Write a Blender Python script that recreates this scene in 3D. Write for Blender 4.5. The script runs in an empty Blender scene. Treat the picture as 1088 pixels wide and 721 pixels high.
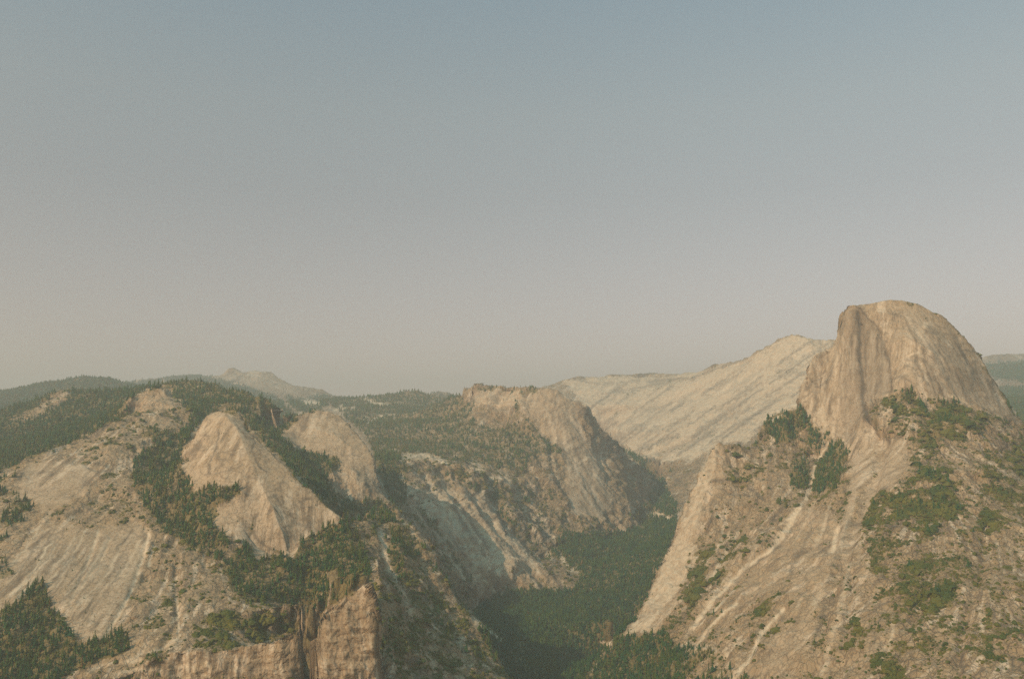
import bpy, math, time
import numpy as np

T0 = time.time()
rng = np.random.default_rng(7)
def log(*a): print('[%.1fs]' % (time.time() - T0), *a, flush=True)

# ------------------------------------------------------------------ camera geometry
F, CX, CY, HZ = 900.0, 544.0, 360.5, 450.0
TH = math.atan((HZ - CY) / F)
CT, ST = math.cos(TH), math.sin(TH)
CAMZ = 2200.0

def ray(px, py):
    """direction of a view ray per metre of ground distance Y: (X/Y, z/Y)"""
    a = (np.asarray(px, float) - CX) / F
    b = (CY - np.asarray(py, float)) / F
    dy = CT - b * ST
    return a / dy, (ST + b * CT) / dy

def project(X, Y, Z):
    d = Y * CT + Z * ST
    u = -Y * ST + Z * CT
    return CX + F * X / d, CY - F * u / d

# ------------------------------------------------------------------ noise
_tab = rng.normal(size=(4096, 3)); _tab /= np.linalg.norm(_tab, axis=1)[:, None]
_tab = _tab.astype(np.float32)
def noise3(x, y, z, seed=0):
    xi = np.floor(x).astype(np.int32); yi = np.floor(y).astype(np.int32); zi = np.floor(z).astype(np.int32)
    fx = (x - xi).astype(np.float32); fy = (y - yi).astype(np.float32); fz = (z - zi).astype(np.float32)
    ux = fx*fx*fx*(fx*(fx*6-15)+10); uy = fy*fy*fy*(fy*(fy*6-15)+10); uz = fz*fz*fz*(fz*(fz*6-15)+10)
    out = np.zeros(fx.shape, np.float32)
    for dx in (0, 1):
        wx = ux if dx else 1-ux
        for dy in (0, 1):
            wy = uy if dy else 1-uy
            for dz in (0, 1):
                wz = uz if dz else 1-uz
                h = ((xi+dx)*73856093) ^ ((yi+dy)*19349663) ^ ((zi+dz)*83492791) ^ (seed*2654435 + 977)
                h = (h ^ (h >> 13)) * 1274126177
                g = _tab[(h ^ (h >> 16)) & 4095]
                out += wx*wy*wz*(g[..., 0]*(fx-dx) + g[..., 1]*(fy-dy) + g[..., 2]*(fz-dz))
    return out * 1.5

def fbm(x, y, z, wl, oct, seed=0, gain=.5, ridged=False):
    out = 0; a = 1.0; f = 1.0 / wl
    for o in range(oct):
        n = noise3(x*f, y*f, z*f, seed + o*17)
        if ridged: n = 1 - 2*np.abs(n) - .5
        out = out + a*n; a *= gain; f *= 2.07
    return out

# ------------------------------------------------------------------ feature lines of the country (view angle, distance)
# every line: list of (px, py, distance) ; back = list of (extra distance, drop) copies behind a crest
LINES = []
def L(pts, *back, ext=True):
    LINES.append(pts)
    for dY, dz in back:
        LINES.append([(p[0], ('z', p[1], p[2], dz), p[2] + dY) for p in pts])

# --- left spur with its crest, forest behind it
L([(-220,560,2800),(-60,520,3000),(5,500,3150),(15,495,3180),(32,486,3250),(60,476,3350),(82,466,3430),(110,453,3550),(143,438,3700)], (180,-45))
# small rocky dome on the spur
L([(131,432,3880),(135,426,3900),(150,417,3950),(165,412,3980),(175,414,3980),(185,425,3950),(195,432,3900),(205,436,3880)], (120,-60))
L([(143,438,3700),(160,437,3720),(175,439,3720),(190,442,3720)])
L([(150,428,3840),(165,424,3850),(180,430,3830)])
# forest slope behind the spur
L([(-220,500,4000),(-60,485,4200),(0,470,4300),(60,455,4400),(120,434,4550)])
L([(p_[0], p_[1]+4.5, p_[2]) for p_ in [(-220,450,5000),(-60,438,5000),(0,431,5000),(30,423,5000),(60,412,5000),(75,410,5050),(100,412,5100),(130,411,5100),(150,408,5000),(172,405,4900),(190,401,4900),(205,400,4900),(230,405,4800),(250,410,4700),(267,416,4600),(285,419,4520),(297,428,4470),(310,438,4450),(318,446,4430)]], (250,-60),(700,-350))
L([(215,428,4250),(235,425,4250),(260,430,4200),(280,440,4150)])
# far forested hill and far pale peaks on the left
L([(p_[0], p_[1]+2, p_[2]) for p_ in [(-220,430,9000),(-60,422,9000),(0,415,9000),(30,409,9000),(60,402,9000),(80,399,9000),(100,398,9000),(118,400,9000),(140,407,9000),(165,413,9000)]], (700,-260))
L([(130,408,13500),(150,403,13500),(165,402,13500),(185,400,13500),(205,398,13500),(225,400,13500),(236,399,13500),(242,393.5,13500),(247,390.5,13500),(252,392,13500),(257,396,13500),(264,395,13500),(272,392.5,13500),(281,394.5,13500),(289,394,13500),(292,397,13400),(296,402,13300),(312,410,13000),(340,413,12500),(352,420,12000)], (900,-500))
L([(225,412,12000),(260,412,11800),(285,416,11500),(310,424,11000),(330,430,10500)])
L([(p_[0], p_[1]+2, p_[2]) for p_ in [(345,424,9800),(352,421.5,9600),(375,421,9500),(390,419,9500),(400,417,9500),(420,416,9500),(427,414,9500),(440,412.5,9500),(450,416,9400),(460,419,9300),(475,421,9200)]], (500,-160))
L([(455,420,13500),(467,415,13500),(477,417.5,13500),(487,420,13500)], (900,-400))
# North Dome: the pointed smooth dome
L([(190,498,2990),(193,491,3010),(202,488,3030),(194,480,3060),(195,476,3080),(210,453,3130),(220,442,3150),(230,438,3160),(240,435.5,3160),(250,437,3155),(257,442,3140),(262,453,3105),(270,462,3060),(280,471,3038),(292,485,2995),(305,497,2962),(320,510,2928),(330,520,2905),(340,532,2885),(355,545,2860),(366,553,2845)], (110,-55),(220,-130))
L([(240,442,3100),(252,455,3040),(262,480,2960),(275,510,2880),(290,540,2790),(300,566,2755),(307,588,2740)])
L([(222,462,3060),(232,485,2960),(240,508,2880)])
L([(205,510,2920),(225,520,2870),(250,520,2840),(275,530,2830)])
L([(215,470,3040),(235,460,3045)])
L([(215,545,2790),(235,548,2780),(255,556,2765),(270,580,2745),(290,590,2735),(307,588,2745),(330,572,2790),(350,562,2840)])
# Basket Dome
L([(296,463,4180),(301,457,4220),(310,447,4270),(320,441,4300),(335,435.5,4330),(350,436,4330),(360,442,4310),(370,452,4245),(385,466,4160),(392,475,4100),(396,487,4045),(401,505,3985),(406,520,3945),(412,532,3910),(420,543,3880)], (130,-70),(260,-260))
L([(315,462,4160),(335,455,4180),(355,460,4150),(375,475,4075)])
L([(320,478,4060),(345,484,4020),(375,500,3950),(392,520,3890)])
L([(340,505,3850),(355,530,3800),(375,532,3820),(395,533,3850)])
# saddle forest between the two domes
L([(275,456,3900),(290,470,3780),(310,487,3680),(330,500,3600),(345,520,3450),(365,540,3300),(385,548,3230)])
# slopes of the left massif
L([(-220,640,2500),(-60,590,2650),(0,560,2770),(60,545,2850),(120,530,2950),(170,540,2880),(200,560,2790)])
L([(-60,540,2950),(20,502,3100),(35,510,3070),(80,500,3120),(140,470,3350),(180,455,3550)])
L([(-220,700,2250),(-60,640,2400),(0,610,2480),(60,600,2540),(130,600,2570),(190,600,2590),(240,605,2600),(290,606,2640),(330,600,2650),(375,590,2680)])
L([(-220,760,2050),(-60,690,2220),(0,665,2260),(60,662,2290),(130,660,2310),(200,655,2330),(260,650,2370),(315,640,2420),(330,640,2420),(365,612,2480)])
L([(-220,800,1950),(-60,760,2000),(0,775,2010),(80,738,2060),(130,716,2110),(180,694,2150),(250,690,2145),(300,680,2140),(317,668,2150)])
L([(-220,900,1800),(0,820,1900),(100,800,1960),(180,780,2100),(250,780,2095),(317,770,2090)])
# the slot left of the pillar
for px_ in (323, 327, 331): L([(px_,900,1960),(px_,840,2060),(px_,800,2160),(px_,755,2280),(px_,718,2400),(px_,688,2480),(px_,660,2570)])
# the rock pillar at the lower rim
L([(335,721,2062),(338,665,2085),(341,652,2095),(356,640,2098),(376,628,2100),(392,620,2105),(397,640,2103),(400,660,2102)], ext=False)
L([(345,652,2080),(370,645,2084),(395,650,2090)], ext=False)
L([(338,721,2052),(350,721,2050),(370,721,2050),(390,721,2056),(400,721,2070)], ext=False)
L([(338,800,2035),(370,800,2030),(402,800,2040)], ext=False)
L([(352,615,2330),(372,610,2330),(385,612,2320)], ext=False)
# shaded slope right of the pillar, its edge is seen against the valley
L([(366,556,2840),(385,552,2960),(400,546,3120),(415,548,3120),(438,561,3060),(457,579,3000),(467,599,2960),(480,625,2920),(485,643,2880),(503,656,2840),(516,679,2760),(531,700,2690),(541,720,2640),(560,760,2500),(580,800,2400)], (60,-60),(160,-260),(320,-480))
L([(402,590,2640),(404,620,2480),(405,660,2300),(405,690,2200),(406,721,2120),(407,780,2000)])
L([(420,575,2880),(438,640,2680),(460,690,2520),(475,721,2420),(490,780,2280)])
# forested bench, then the grey canyon wall below it
L([(352,427,9000),(380,432,8400),(420,434,8200)])
L([(440,437,7700),(465,431,7600),(480,425,7400),(489,421,7250)])
L([(375,448,7600),(430,447,7500),(480,446,7000),(510,440,6900)])
L([(395,466,6300),(450,468,6200),(500,472,6000),(540,478,5900),(560,480,5850)])
L([(418,490,5000),(435,486,5200),(465,486,5230),(475,492,5200),(500,496,5250),(512,500,5300),(520,509,5300),(537,507,5380),(550,517,5400)])
L([(405,488,4800),(412,510,4600),(424,535,4400)])
L([(430,545,4150),(450,560,4250),(480,570,4450),(505,560,4750),(530,552,5000)])
L([(480,600,4150),(505,622,4220),(520,610,4400),(550,590,4650)])
L([(440,535,4600),(470,530,4800),(500,525,5000)])
L([(490,665,4020),(516,642,4280),(526,630,4420),(544,626,4480),(565,627,4480),(590,627,4500),(608,625,4520),(619,612,4680),(608,602,4830),(590,595,4930),(580,589,5000),(598,572,5250)])
L([(539,555,4950),(560,573,4950),(575,584,4980)])
L([(565,572,5080),(585,566,5150),(595,566,5200)])
# Watkins: the dome across the canyon
L([(484,423,7300),(492,418,7150),(500,413.5,7000),(506,410.5,6920),(513,408.5,6850),(528,409,6700),(545,411,6600),(570,413,6450),(584,412.5,6360),(593,414,6330),(601,419,6320),(610,427,6320),(616,431,6330),(625,433.5,6360),(630,446,6360),(635,459,6380),(647,468,6520),(661,479,6720),(678,495,6900),(692,509,7000),(700,518,7050)], (200,-70),(450,-300))
L([(614,434,6290),(622,465,6150),(636,495,6000),(653,529,5830),(667,549,5720),(682,561,5660)])
L([(545,424,6500),(555,427,6330),(560,440,6230),(575,460,6130),(587,472,6030),(597,477,5990),(610,485,5960)])
L([(575,425,6290),(590,428,6270),(600,440,6210),(605,460,6100)])
L([(520,440,6550),(540,455,6250),(565,475,5960)])
L([(560,497,5700),(590,500,5800),(620,510,5800)])
L([(560,525,5450),(580,535,5480),(605,543,5500),(640,552,5560)])
L([(600,560,5350),(625,562,5400),(655,564,5560)])
# valley floor and canyon floor
L([(560,800,2500),(600,800,2500),(650,760,2750)])
L([(545,740,2950),(600,721,3120),(630,721,3080)])
L([(530,670,3850),(560,662,3950),(600,660,3960),(650,660,3800)])
L([(560,636,4400),(600,636,4400),(630,628,4500),(670,620,4500)])
L([(630,600,5000),(660,590,5100),(690,580,5300)])
L([(640,577,5350),(670,566,5650),(690,556,5850),(705,556,5800)])
L([(684,558,5850),(690,545,6100),(697,532,6500),(703,520,6900),(705,506,7300),(697,496,7700),(684,488,8100),(668,480,8500),(650,474,9200),(640,468,9800)])
L([(712,560,5500),(722,540,5850),(730,525,6200)])
# Clouds Rest: the long pale slope behind
L([(560,415,11500),(590,408,11200),(600,404,11000),(614,400,11000),(630,401,11000),(650,398,11000),(691,397,10800),(711,397,10500),(739,395.5,10000),(745,393.5,9700),(752,390,9500),(760,387,9300),(766,386,9200),(780,383.5,9000),(794,379,8800),(800,376.5,8750),(806,372,8680),(811,370,8650),(820,365.5,8590),(827,361,8550),(834,356.5,8520),(841,354,8500),(847,355,8480),(851,357.5,8460),(855,358,8450),(865,361,8400),(882,360,8300),(890,362,8280),(905,366,8250),(940,380,8200),(980,410,8200)], (350,-180),(900,-500))
L([(610,425,10300),(650,430,9800),(700,430,9300),(740,425,8900),(780,410,8500),(820,390,8250),(860,385,8100)])
L([(650,455,9300),(690,458,8500),(740,450,8100),(790,435,7900),(840,420,7700),(880,410,7600)])
L([(675,482,8000),(690,487,7600),(705,490,7450),(730,488,7300),(760,478,7200),(800,468,7150),(850,450,7100)])
L([(712,508,6900),(722,515,6700),(735,522,6500),(760,530,6200)])
# hidden canyon side behind the shoulder
L([(735,560,5200),(765,540,5200),(800,520,5300),(850,490,5600),(900,470,6000),(960,460,6500)])
# shoulder under Half Dome, seen against the canyon
L([(645,681,3300),(662,672,3350),(676,658,3410),(687,634,3490),(703,602,3590),(709,584,3640),(718,562,3700),(724,546,3740),(729,533,3760),(735,520,3790),(742,506,3820),(751,495,3850),(755,475,3885),(763,469,3900),(773,473,3905),(784,473,3920),(795,476,3950),(800,468,3990),(808,451,4030),(811,447,4040),(830,437,4070),(852,431,4090),(856,412,4105),(860,386,4135),(865,379,4150),(880,372,4190),(887,364,4200),(892,354,4185),(895,337,4130),(897,326,4070)], (60,-70),(180,-260),(420,-480))
# Half Dome: top, back and sheer face
L([(897,325,4065),(900,324,4050),(915,323.5,4020),(925,322.5,4000),(945,319,3970),(962,320,3950),(980,325,3935),(1000,337,3915),(1017,352,3900),(1032,367,3885),(1040,380,3870),(1050,395,3860),(1060,412,3850),(1070,427,3840),(1085,450,3830),(1100,475,3810),(1150,540,3700),(1300,700,3300)], (110,-25),(260,-160),(420,-420))
L([(906,324.5,4010),(915,326,3985),(922,337,3955),(930,345,3915),(935,354,3885),(940,367,3845),(944,382,3795),(946,400,3740),(947,412,3700),(947,418,3680)])
L([(898,330,4058),(897,345,4085),(895,358,4105),(893,368,4110)])
L([(856,441,4060),(860,443,4045),(867,449,3990),(875,457,3930),(887,464,3860),(900,472,3780),(908,468,3745),(915,455,3715),(924,425,3690)])
L([(876,385,4150),(872,410,4100),(875,435,4020),(885,450,3930)])
_rim = [(906,324.5,4010),(922,337,3955),(930,345,3915),(940,367,3845),(946,400,3740),(947,412,3700)]
_base = [(860,443,4045),(867,449,3990),(875,457,3930),(887,464,3860),(900,472,3780),(908,468,3745)]
for fr in (.06, .3, .55, .8):
    ln_ = []
    for (ax, ay, ad), (bx, by, bd) in zip(_rim, _base):
        (sa_, ta_), (sb_, tb_) = ray(ax, ay), ray(bx, by)
        xx = sa_*ad+(sb_*bd-sa_*ad)*fr; yy = ad+(bd-ad)*fr; zz = ta_*ad+(tb_*bd-ta_*ad)*min(1, fr*1.15)
        p_ = project(xx, yy, zz); ln_.append((float(p_[0]), float(p_[1]), yy))
    L(ln_)
L([(930,331,3925),(960,335,3870),(990,350,3805),(1012,368,3795)])
L([(948,360,3790),(960,355,3775),(990,372,3695),(1016,388,3715),(1040,408,3755)])
L([(956,400,3640),(985,405,3605),(1012,406,3660),(1045,425,3725)])
L([(895.5,332,4082),(894,345,4112),(891.5,356,4165),(886,367,4195),(879,376,4185)])
L([(897,350,4085),(896,362,4090),(892,374,4110),(886,382,4140)])
L([(949,418,3645),(960,413,3610),(975,417,3585),(992,425,3560),(1010,423,3620),(1037,430,3650),(1062,441,3690),(1083,452,3760)])
# country under Half Dome
L([(924,440,3640),(945,445,3520),(970,446,3440),(1000,449,3400),(1040,449,3440),(1075,458,3560),(1110,490,3500)])
L([(907,452,3690),(915,446,3670),(922,446,3650),(930,455,3600),(936,466,3540),(932,485,3430),(922,505,3330),(905,545,3130),(890,590,2880)])
L([(940,480,3430),(930,505,3290),(915,545,3090),(900,590,2840)])
L([(960,500,3150),(1000,500,3080),(1040,500,3080),(1088,510,3100),(1200,600,2800)])
L([(763,480,3880),(775,500,3790),(790,520,3700),(760,530,3680)])
L([(815,468,3960),(840,476,3900),(862,485,3850),(880,482,3780)])
L([(800,500,3780),(830,505,3720),(855,510,3680),(880,510,3600),(900,500,3560)])
L([(745,540,3650),(780,555,3540),(820,560,3400),(850,560,3250),(880,560,3130)])
L([(940,560,2880),(1000,555,2820),(1040,555,2800),(1088,560,2760),(1200,650,2500)])
L([(712,620,3420),(740,620,3300),(760,620,3210),(800,620,3020),(850,620,2830),(890,620,2700),(960,620,2560),(1020,620,2490),(1088,620,2420),(1250,720,2200)])
L([(690,672,3200),(720,672,3080),(760,672,2880),(800,672,2720),(850,672,2570),(900,672,2440),(960,672,2340),(1020,672,2270),(1088,672,2200),(1250,760,2050)])
L([(655,700,3150),(690,700,3020),(720,700,2900)])
L([(665,721,2980),(700,721,2850),(760,721,2650),(820,721,2480),(900,721,2280),(980,721,2150),(1088,721,2030),(1250,820,1850)])
L([(700,800,2350),(800,800,2130),(900,800,1980),(1088,800,1780)])
# far ridges at the right edge
L([(1030,390,12000),(1047,387,12000),(1060,387,12000),(1070,387,12000),(1088,385,12000),(1150,380,12000),(1300,390,12000)], (900,-400))
L([(1020,386,14800),(1050,378,14800),(1065,376,14800),(1088,376,14800),(1150,372,14800),(1300,378,14800)], (700,-400))
L([(1075,425,9000),(1090,420,9000),(1150,415,9000),(1300,430,8000)])
L([(1080,445,6500),(1110,450,6000),(1200,470,5500)])

# ------------------------------------------------------------------ height field on a (X/Y, ln Y) grid
DG = 0.0025
S0, S1 = -0.80, 0.80
V0, V1 = math.log(1150.0), math.log(17500.0)
NS, NV = int((S1-S0)/DG)+1, int((V1-V0)/DG)+1
def build_constraints(S0, V0, DG, NV, NS, rim=True):
    acc = np.zeros((NV, NS)); cnt = np.zeros((NV, NS))
    for pts in LINES:
        q = []
        for p in pts:
            if isinstance(p[1], tuple):
                _, py, Yb, dz = p[1]
                s, t = ray(p[0], py)
                q.append((float(s)*1.0, math.log(p[2]), float(t)*Yb + dz))
            else:
                s, t = ray(p[0], p[1]); q.append((float(s), math.log(p[2]), float(t)*p[2]))
        for (sa, va, za), (sb, vb, zb) in zip(q[:-1], q[1:]):
            n = max(2, int(2.2*max(abs(sb-sa), abs(vb-va))/DG)+1)
            k = np.linspace(0, 1, n)
            j = np.round((sa+(sb-sa)*k-S0)/DG).astype(int); i = np.round((va+(vb-va)*k-V0)/DG).astype(int)
            z = za+(zb-za)*k
            m = (i >= 0) & (i < NV) & (j >= 0) & (j < NS)
            np.add.at(acc, (i[m], j[m]), z[m]); np.add.at(cnt, (i[m], j[m]), 1)
    if rim:     # nearest and farthest rows: valley floor and low far country
        acc[0:2] += -955.0; cnt[0:2] += 1
        acc[-2:] += -250.0; cnt[-2:] += 1
    return acc, cnt

def sample(img, i, j):
    i = np.clip(i, 0, img.shape[0]-1.001); j = np.clip(j, 0, img.shape[1]-1.001)
    i0 = i.astype(int); j0 = j.astype(int); fi = i-i0; fj = j-j0
    return (img[i0, j0]*(1-fi)+img[i0+1, j0]*fi)*(1-fj)+(img[i0, j0+1]*(1-fi)+img[i0+1, j0+1]*fi)*fj

def relax(u, val, m, ten, n):
    for it in range(n):
        p = np.pad(u, 2, mode='edge')
        n4 = p[1:-3, 2:-2]+p[3:-1, 2:-2]+p[2:-2, 1:-3]+p[2:-2, 3:-1]
        d4 = p[1:-3, 1:-3]+p[1:-3, 3:-1]+p[3:-1, 1:-3]+p[3:-1, 3:-1]
        f4 = p[:-4, 2:-2]+p[4:, 2:-2]+p[2:-2, :-4]+p[2:-2, 4:]
        bi = u + 0.55*((8*n4-2*d4-f4)/20 - u)
        u = np.where(m, val, ten*.25*n4+(1-ten)*bi)
    return u

def solve(S0, V0, DG, NV, NS, ten, coarse=None):
    acc, cnt = build_constraints(S0, V0, DG, NV, NS, coarse is None)
    if coarse is not None:     # a finer window inside the coarse field: its border is held
        for sl in ((slice(0, 2), slice(None)), (slice(-2, None), slice(None)), (slice(None), slice(0, 2)), (slice(None), slice(-2, None))):
            acc[sl] = coarse[sl]; cnt[sl] = 1
    levels = []
    a, c = acc, cnt
    while True:
        levels.append((a, c))
        if min(a.shape) < 24: break
        h, w = a.shape
        hp, wp = (h+1)//2*2, (w+1)//2*2
        aa = np.zeros((hp, wp)); cc = np.zeros((hp, wp))
        m = c > 0
        aa[:h, :w][m] = (a[m]/c[m]); cc[:h, :w] = m
        a = aa.reshape(hp//2, 2, wp//2, 2).sum((1, 3)); c = cc.reshape(hp//2, 2, wp//2, 2).sum((1, 3))
    u = None
    for k in range(len(levels)-1, -1, -1):
        a, c = levels[k]
        m = c > 0; val = np.where(m, a/np.maximum(c, 1), 0)
        if u is None: u = np.full(a.shape, val[m].mean())
        else:
            up = np.repeat(np.repeat(u, 2, 0), 2, 1)[:a.shape[0], :a.shape[1]]
            p = np.pad(up, 1, mode='edge'); u = (p[1:-1, 1:-1]*4+p[:-2, 1:-1]+p[2:, 1:-1]+p[1:-1, :-2]+p[1:-1, 2:])/8
        u = np.where(m, val, u).astype(np.float32 if k < 2 else float)
        u = relax(u, val.astype(u.dtype), m, ten, {0: 160, 1: 260}.get(k, 500))
    return u.astype(np.float32)

HG = solve(S0, V0, DG, NV, NS, .45)
WINDOWS = []
for sa, sb, ya, yb in ((.315, .640, 3480, 4750), (-.30, -.10, 1980, 2750), (-.42, -.17, 2650, 3500)):
    d = DG/3; va, vb = math.log(ya), math.log(yb); ns, nv = int((sb-sa)/d)+1, int((vb-va)/d)+1
    co_ = sample(HG, ((va+d*np.arange(nv)-V0)/DG)[:, None]+np.zeros((1, ns)), ((sa+d*np.arange(ns)-S0)/DG)[None, :]+np.zeros((nv, 1)))
    WINDOWS.append((sa, va, d, solve(sa, va, d, nv, ns, {3500: .2, 4750: .8}.get(yb, .6), co_)))
def height(v, s):
    h = sample(HG, (v-V0)/DG, (s-S0)/DG)
    for sa, va, d, hw in WINDOWS:
        i = (v-va)/d; j = (s-sa)/d
        e = np.minimum(np.minimum(i, hw.shape[0]-1-i), np.minimum(j, hw.shape[1]-1-j))
        m = e > 0
        if m.any():
            k = np.clip(e[m]/12, 0, 1); h[m] = h[m]*(1-k)+sample(hw, i[m], j[m])*k
    return h
log('height field', HG.shape)

# ------------------------------------------------------------------ adaptive mesh grid: columns every pixel, rows where the surface faces us
COLS, ROWS = 1380, 1060
s_cols = np.linspace(S0+.03, S1-.03, COLS)
NF = 2600
v_f = np.linspace(V0, V1, NF)
zz_ = np.zeros((NF, COLS)); Hf = height(v_f[:, None]+zz_, s_cols[None, :]+zz_)
Yf = np.exp(v_f)[:, None]
pyf = project(0, Yf, Hf)[1]
cm = np.minimum.accumulate(pyf, 0)
vis = (pyf <= cm+3.0)
dpy = np.abs(np.diff(pyf, axis=0, prepend=pyf[:1]))
inframe = (pyf < 780)
w = np.where(vis & inframe, np.minimum(dpy, 12.0), np.minimum(dpy, 3)*.12) + 0.05
# blur the row density over neighbouring columns so that rows run smoothly
def blur(a, r, ax):
    k = np.ones(2*r+1)/(2*r+1)
    pad = [(0, 0), (0, 0)]; pad[ax] = (r+1, r)
    c = np.cumsum(np.pad(a, pad, mode='edge'), axis=ax)
    n = a.shape[ax]
    sl = lambda s, e: tuple(slice(s, e) if q == ax else slice(None) for q in (0, 1))
    return (c[sl(2*r+1, 2*r+1+n)]-c[sl(0, n)])/(2*r+1)
w = blur(blur(w, 9, 1), 9, 1); w = blur(w, 6, 0)
cw = np.cumsum(w, 0); cw /= cw[-1]
V = np.empty((ROWS, COLS))
tq = np.linspace(cw[0].max(), 1, ROWS)
for j in range(COLS): V[:, j] = np.interp(tq, cw[:, j], v_f)
V[0] = V0; V[-1] = V1
Hm = height(V, np.broadcast_to(s_cols, V.shape))
# soften the cell pattern of the solver a little
Y = np.exp(V); X = Y*s_cols[None, :]; Z = Hm.copy()
log('grid')

# ------------------------------------------------------------------ what covers the ground: areas outlined on the ground as seen from the viewpoint
MW, MH, MX, MY = 1288, 560, -100, 300      # raster window
def poly(mask, pts, val=1.0, mode='max'):
    pts = np.array(pts, float); x0, y0 = pts.min(0)-1; x1, y1 = pts.max(0)+1
    xa, xb = max(0, int(x0-MX)), min(MW, int(x1-MX)+1); ya, yb = max(0, int(y0-MY)), min(MH, int(y1-MY)+1)
    if xb <= xa or yb <= ya: return
    gx, gy = np.meshgrid(np.arange(xa, xb)+MX+.5, np.arange(ya, yb)+MY+.5)
    ins = np.zeros(gx.shape, bool); n = len(pts)
    for k in range(n):
        (ax, ay), (bx, by) = pts[k], pts[(k+1) % n]
        if ay == by: continue
        c = ((ay > gy) != (by > gy)) & (gx < (bx-ax)*(gy-ay)/(by-ay)+ax)
        ins ^= c
    sub = mask[ya:yb, xa:xb]
    if mode == 'max': sub[ins] = np.maximum(sub[ins], val)
    else: sub[ins] = val
def newmask(v=0.0): return np.full((MH, MW), v)
def stroke(mask, pts, width, val=1.0):
    for (ax, ay), (bx, by) in zip(pts[:-1], pts[1:]):
        x0, x1 = min(ax, bx)-3*width, max(ax, bx)+3*width; y0, y1 = min(ay, by)-3*width, max(ay, by)+3*width
        xa, xb = max(0, int(x0-MX)), min(MW, int(x1-MX)+1); ya, yb = max(0, int(y0-MY)), min(MH, int(y1-MY)+1)
        if xb <= xa or yb <= ya: continue
        gx, gy = np.meshgrid(np.arange(xa, xb)+MX+.5, np.arange(ya, yb)+MY+.5)
        t = np.clip(((gx-ax)*(bx-ax)+(gy-ay)*(by-ay))/max(1e-6, (bx-ax)**2+(by-ay)**2), 0, 1)
        d = np.hypot(gx-ax-t*(bx-ax), gy-ay-t*(by-ay))
        sub = mask[ya:yb, xa:xb]; np.maximum(sub, val*np.exp(-(d/width)**2), out=sub)

tree, shrub, bare, pale, dark, smooth, carve = [newmask() for _ in range(7)]
shrub[:] = .26
# forests ----
poly(tree, [(-100,440),(0,430),(60,412),(75,409),(140,409),(150,405),(172,403),(172,410),(150,416),(135,425),(130,433),(143,438),(110,453),(82,466),(60,476),(32,486),(15,495),(0,500),(-100,540)], 1.0)
poly(tree, [(2,449),(18,440),(40,432),(55,420),(62,414),(73,412),(78,418),(62,432),(50,441),(25,448),(8,450)], .18, 'set')
poly(tree, [(172,400),(205,396),(230,402),(268,414),(290,420),(318,446),(302,457),(296,463),(303,472),(292,484),(272,463),(258,440),(240,434),(222,440),(210,452),(196,474),(192,490),(204,520),(250,515),(258,520),(235,535),(226,560),(246,575),(236,600),(200,580),(170,560),(148,530),(138,508),(142,488),(168,470),(150,462),(160,455),(190,462),(205,440),(196,432),(186,424),(178,412)], .85)
poly(tree, [(237,602),(250,585),(266,574),(268,595),(285,592),(300,592),(312,592),(322,572),(345,562),(366,553),(378,560),(390,590),(394,612),(392,617),(376,626),(340,650),(336,662),(320,655),(300,640),(270,640),(245,630)], .9)
poly(tree, [(265,455),(282,455),(301,468),(315,478),(340,483),(355,483),(362,495),(348,506),(353,526),(372,530),(400,532),(420,546),(405,552),(372,556),(352,544),(335,525),(312,504),(290,480),(276,466)], .9)
poly(tree, [(-60,690),(0,648),(12,643),(25,628),(38,617),(46,623),(49,635),(60,648),(73,666),(83,681),(88,683),(100,678),(113,678),(126,671),(138,679),(133,693),(113,699),(83,711),(63,725),(0,760),(-60,780)], 1.0)
poly(tree, [(-60,520),(0,500),(18,502),(18,525),(38,530),(42,545),(30,562),(0,585),(-60,600)], .35)
poly(tree, [(-20,606),(0,597),(14,600),(18,607),(0,614)], .6)
poly(tree, [(503,645),(526,631),(545,627),(606,626),(620,612),(604,600),(582,589),(600,566),(640,565),(682,560),(690,545),(700,550),(720,548),(712,580),(700,602),(686,634),(674,658),(660,672),(645,682),(625,721),(600,800),(560,800),(541,721),(516,690)], 1.0)
poly(tree, [(620,730),(645,690),(662,676),(690,676),(709,672),(718,684),(740,688),(756,689),(754,697),(733,712),(728,721),(720,760),(620,760)], 1.0)
poly(tree, [(735,730),(745,712),(765,708),(785,714),(800,730)], .6)
poly(tree, [(645,470),(665,478),(688,489),(698,498),(704,510),(713,530),(722,546),(700,553),(690,545),(684,560),(670,549),(690,525),(697,515),(685,500),(668,485)], .75)
poly(tree, [(345,424),(380,420),(440,414),(487,420),(505,430),(498,445),(525,456),(558,446),(575,464),(590,474),(598,479),(562,487),(556,507),(540,500),(510,493),(475,489),(435,483),(418,482),(408,474),(395,476),(388,462),(370,446),(355,432)], .62)
for ln_, w_, v_ in (([(520,510),(533,540),(545,560),(560,573),(578,589)], 4, .8), ([(425,505),(440,530),(462,560),(490,605),(512,640)], 3, .55), ([(470,500),(490,530),(512,560)], 3, .5), ([(500,525),(530,560),(560,600),(580,622)], 2.5, .4),
        ([(440,548),(465,590),(492,640)], 2.5, .5), ([(548,520),(562,545),(585,565)], 4, .6), ([(452,512),(480,512),(505,518)], 5, .4)): stroke(tree, ln_, w_, v_)
poly(tree, [(395,476),(420,481),(434,500),(430,530),(424,543),(412,530),(402,505)], .9)
poly(tree, [(811,447),(822,440),(835,434),(852,431),(862,446),(856,455),(848,462),(840,471),(825,469),(812,460)], 1.0)
poly(tree, [(857,450),(868,452),(880,463),(878,472),(870,484),(858,482),(860,470)], .7)
poly(tree, [(883,470),(899,474),(901,482),(897,498),(886,521),(866,523),(862,515),(868,497),(873,490)], .9)
poly(tree, [(843,487),(858,486),(861,500),(858,520),(842,525),(839,508)], .7)
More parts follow.
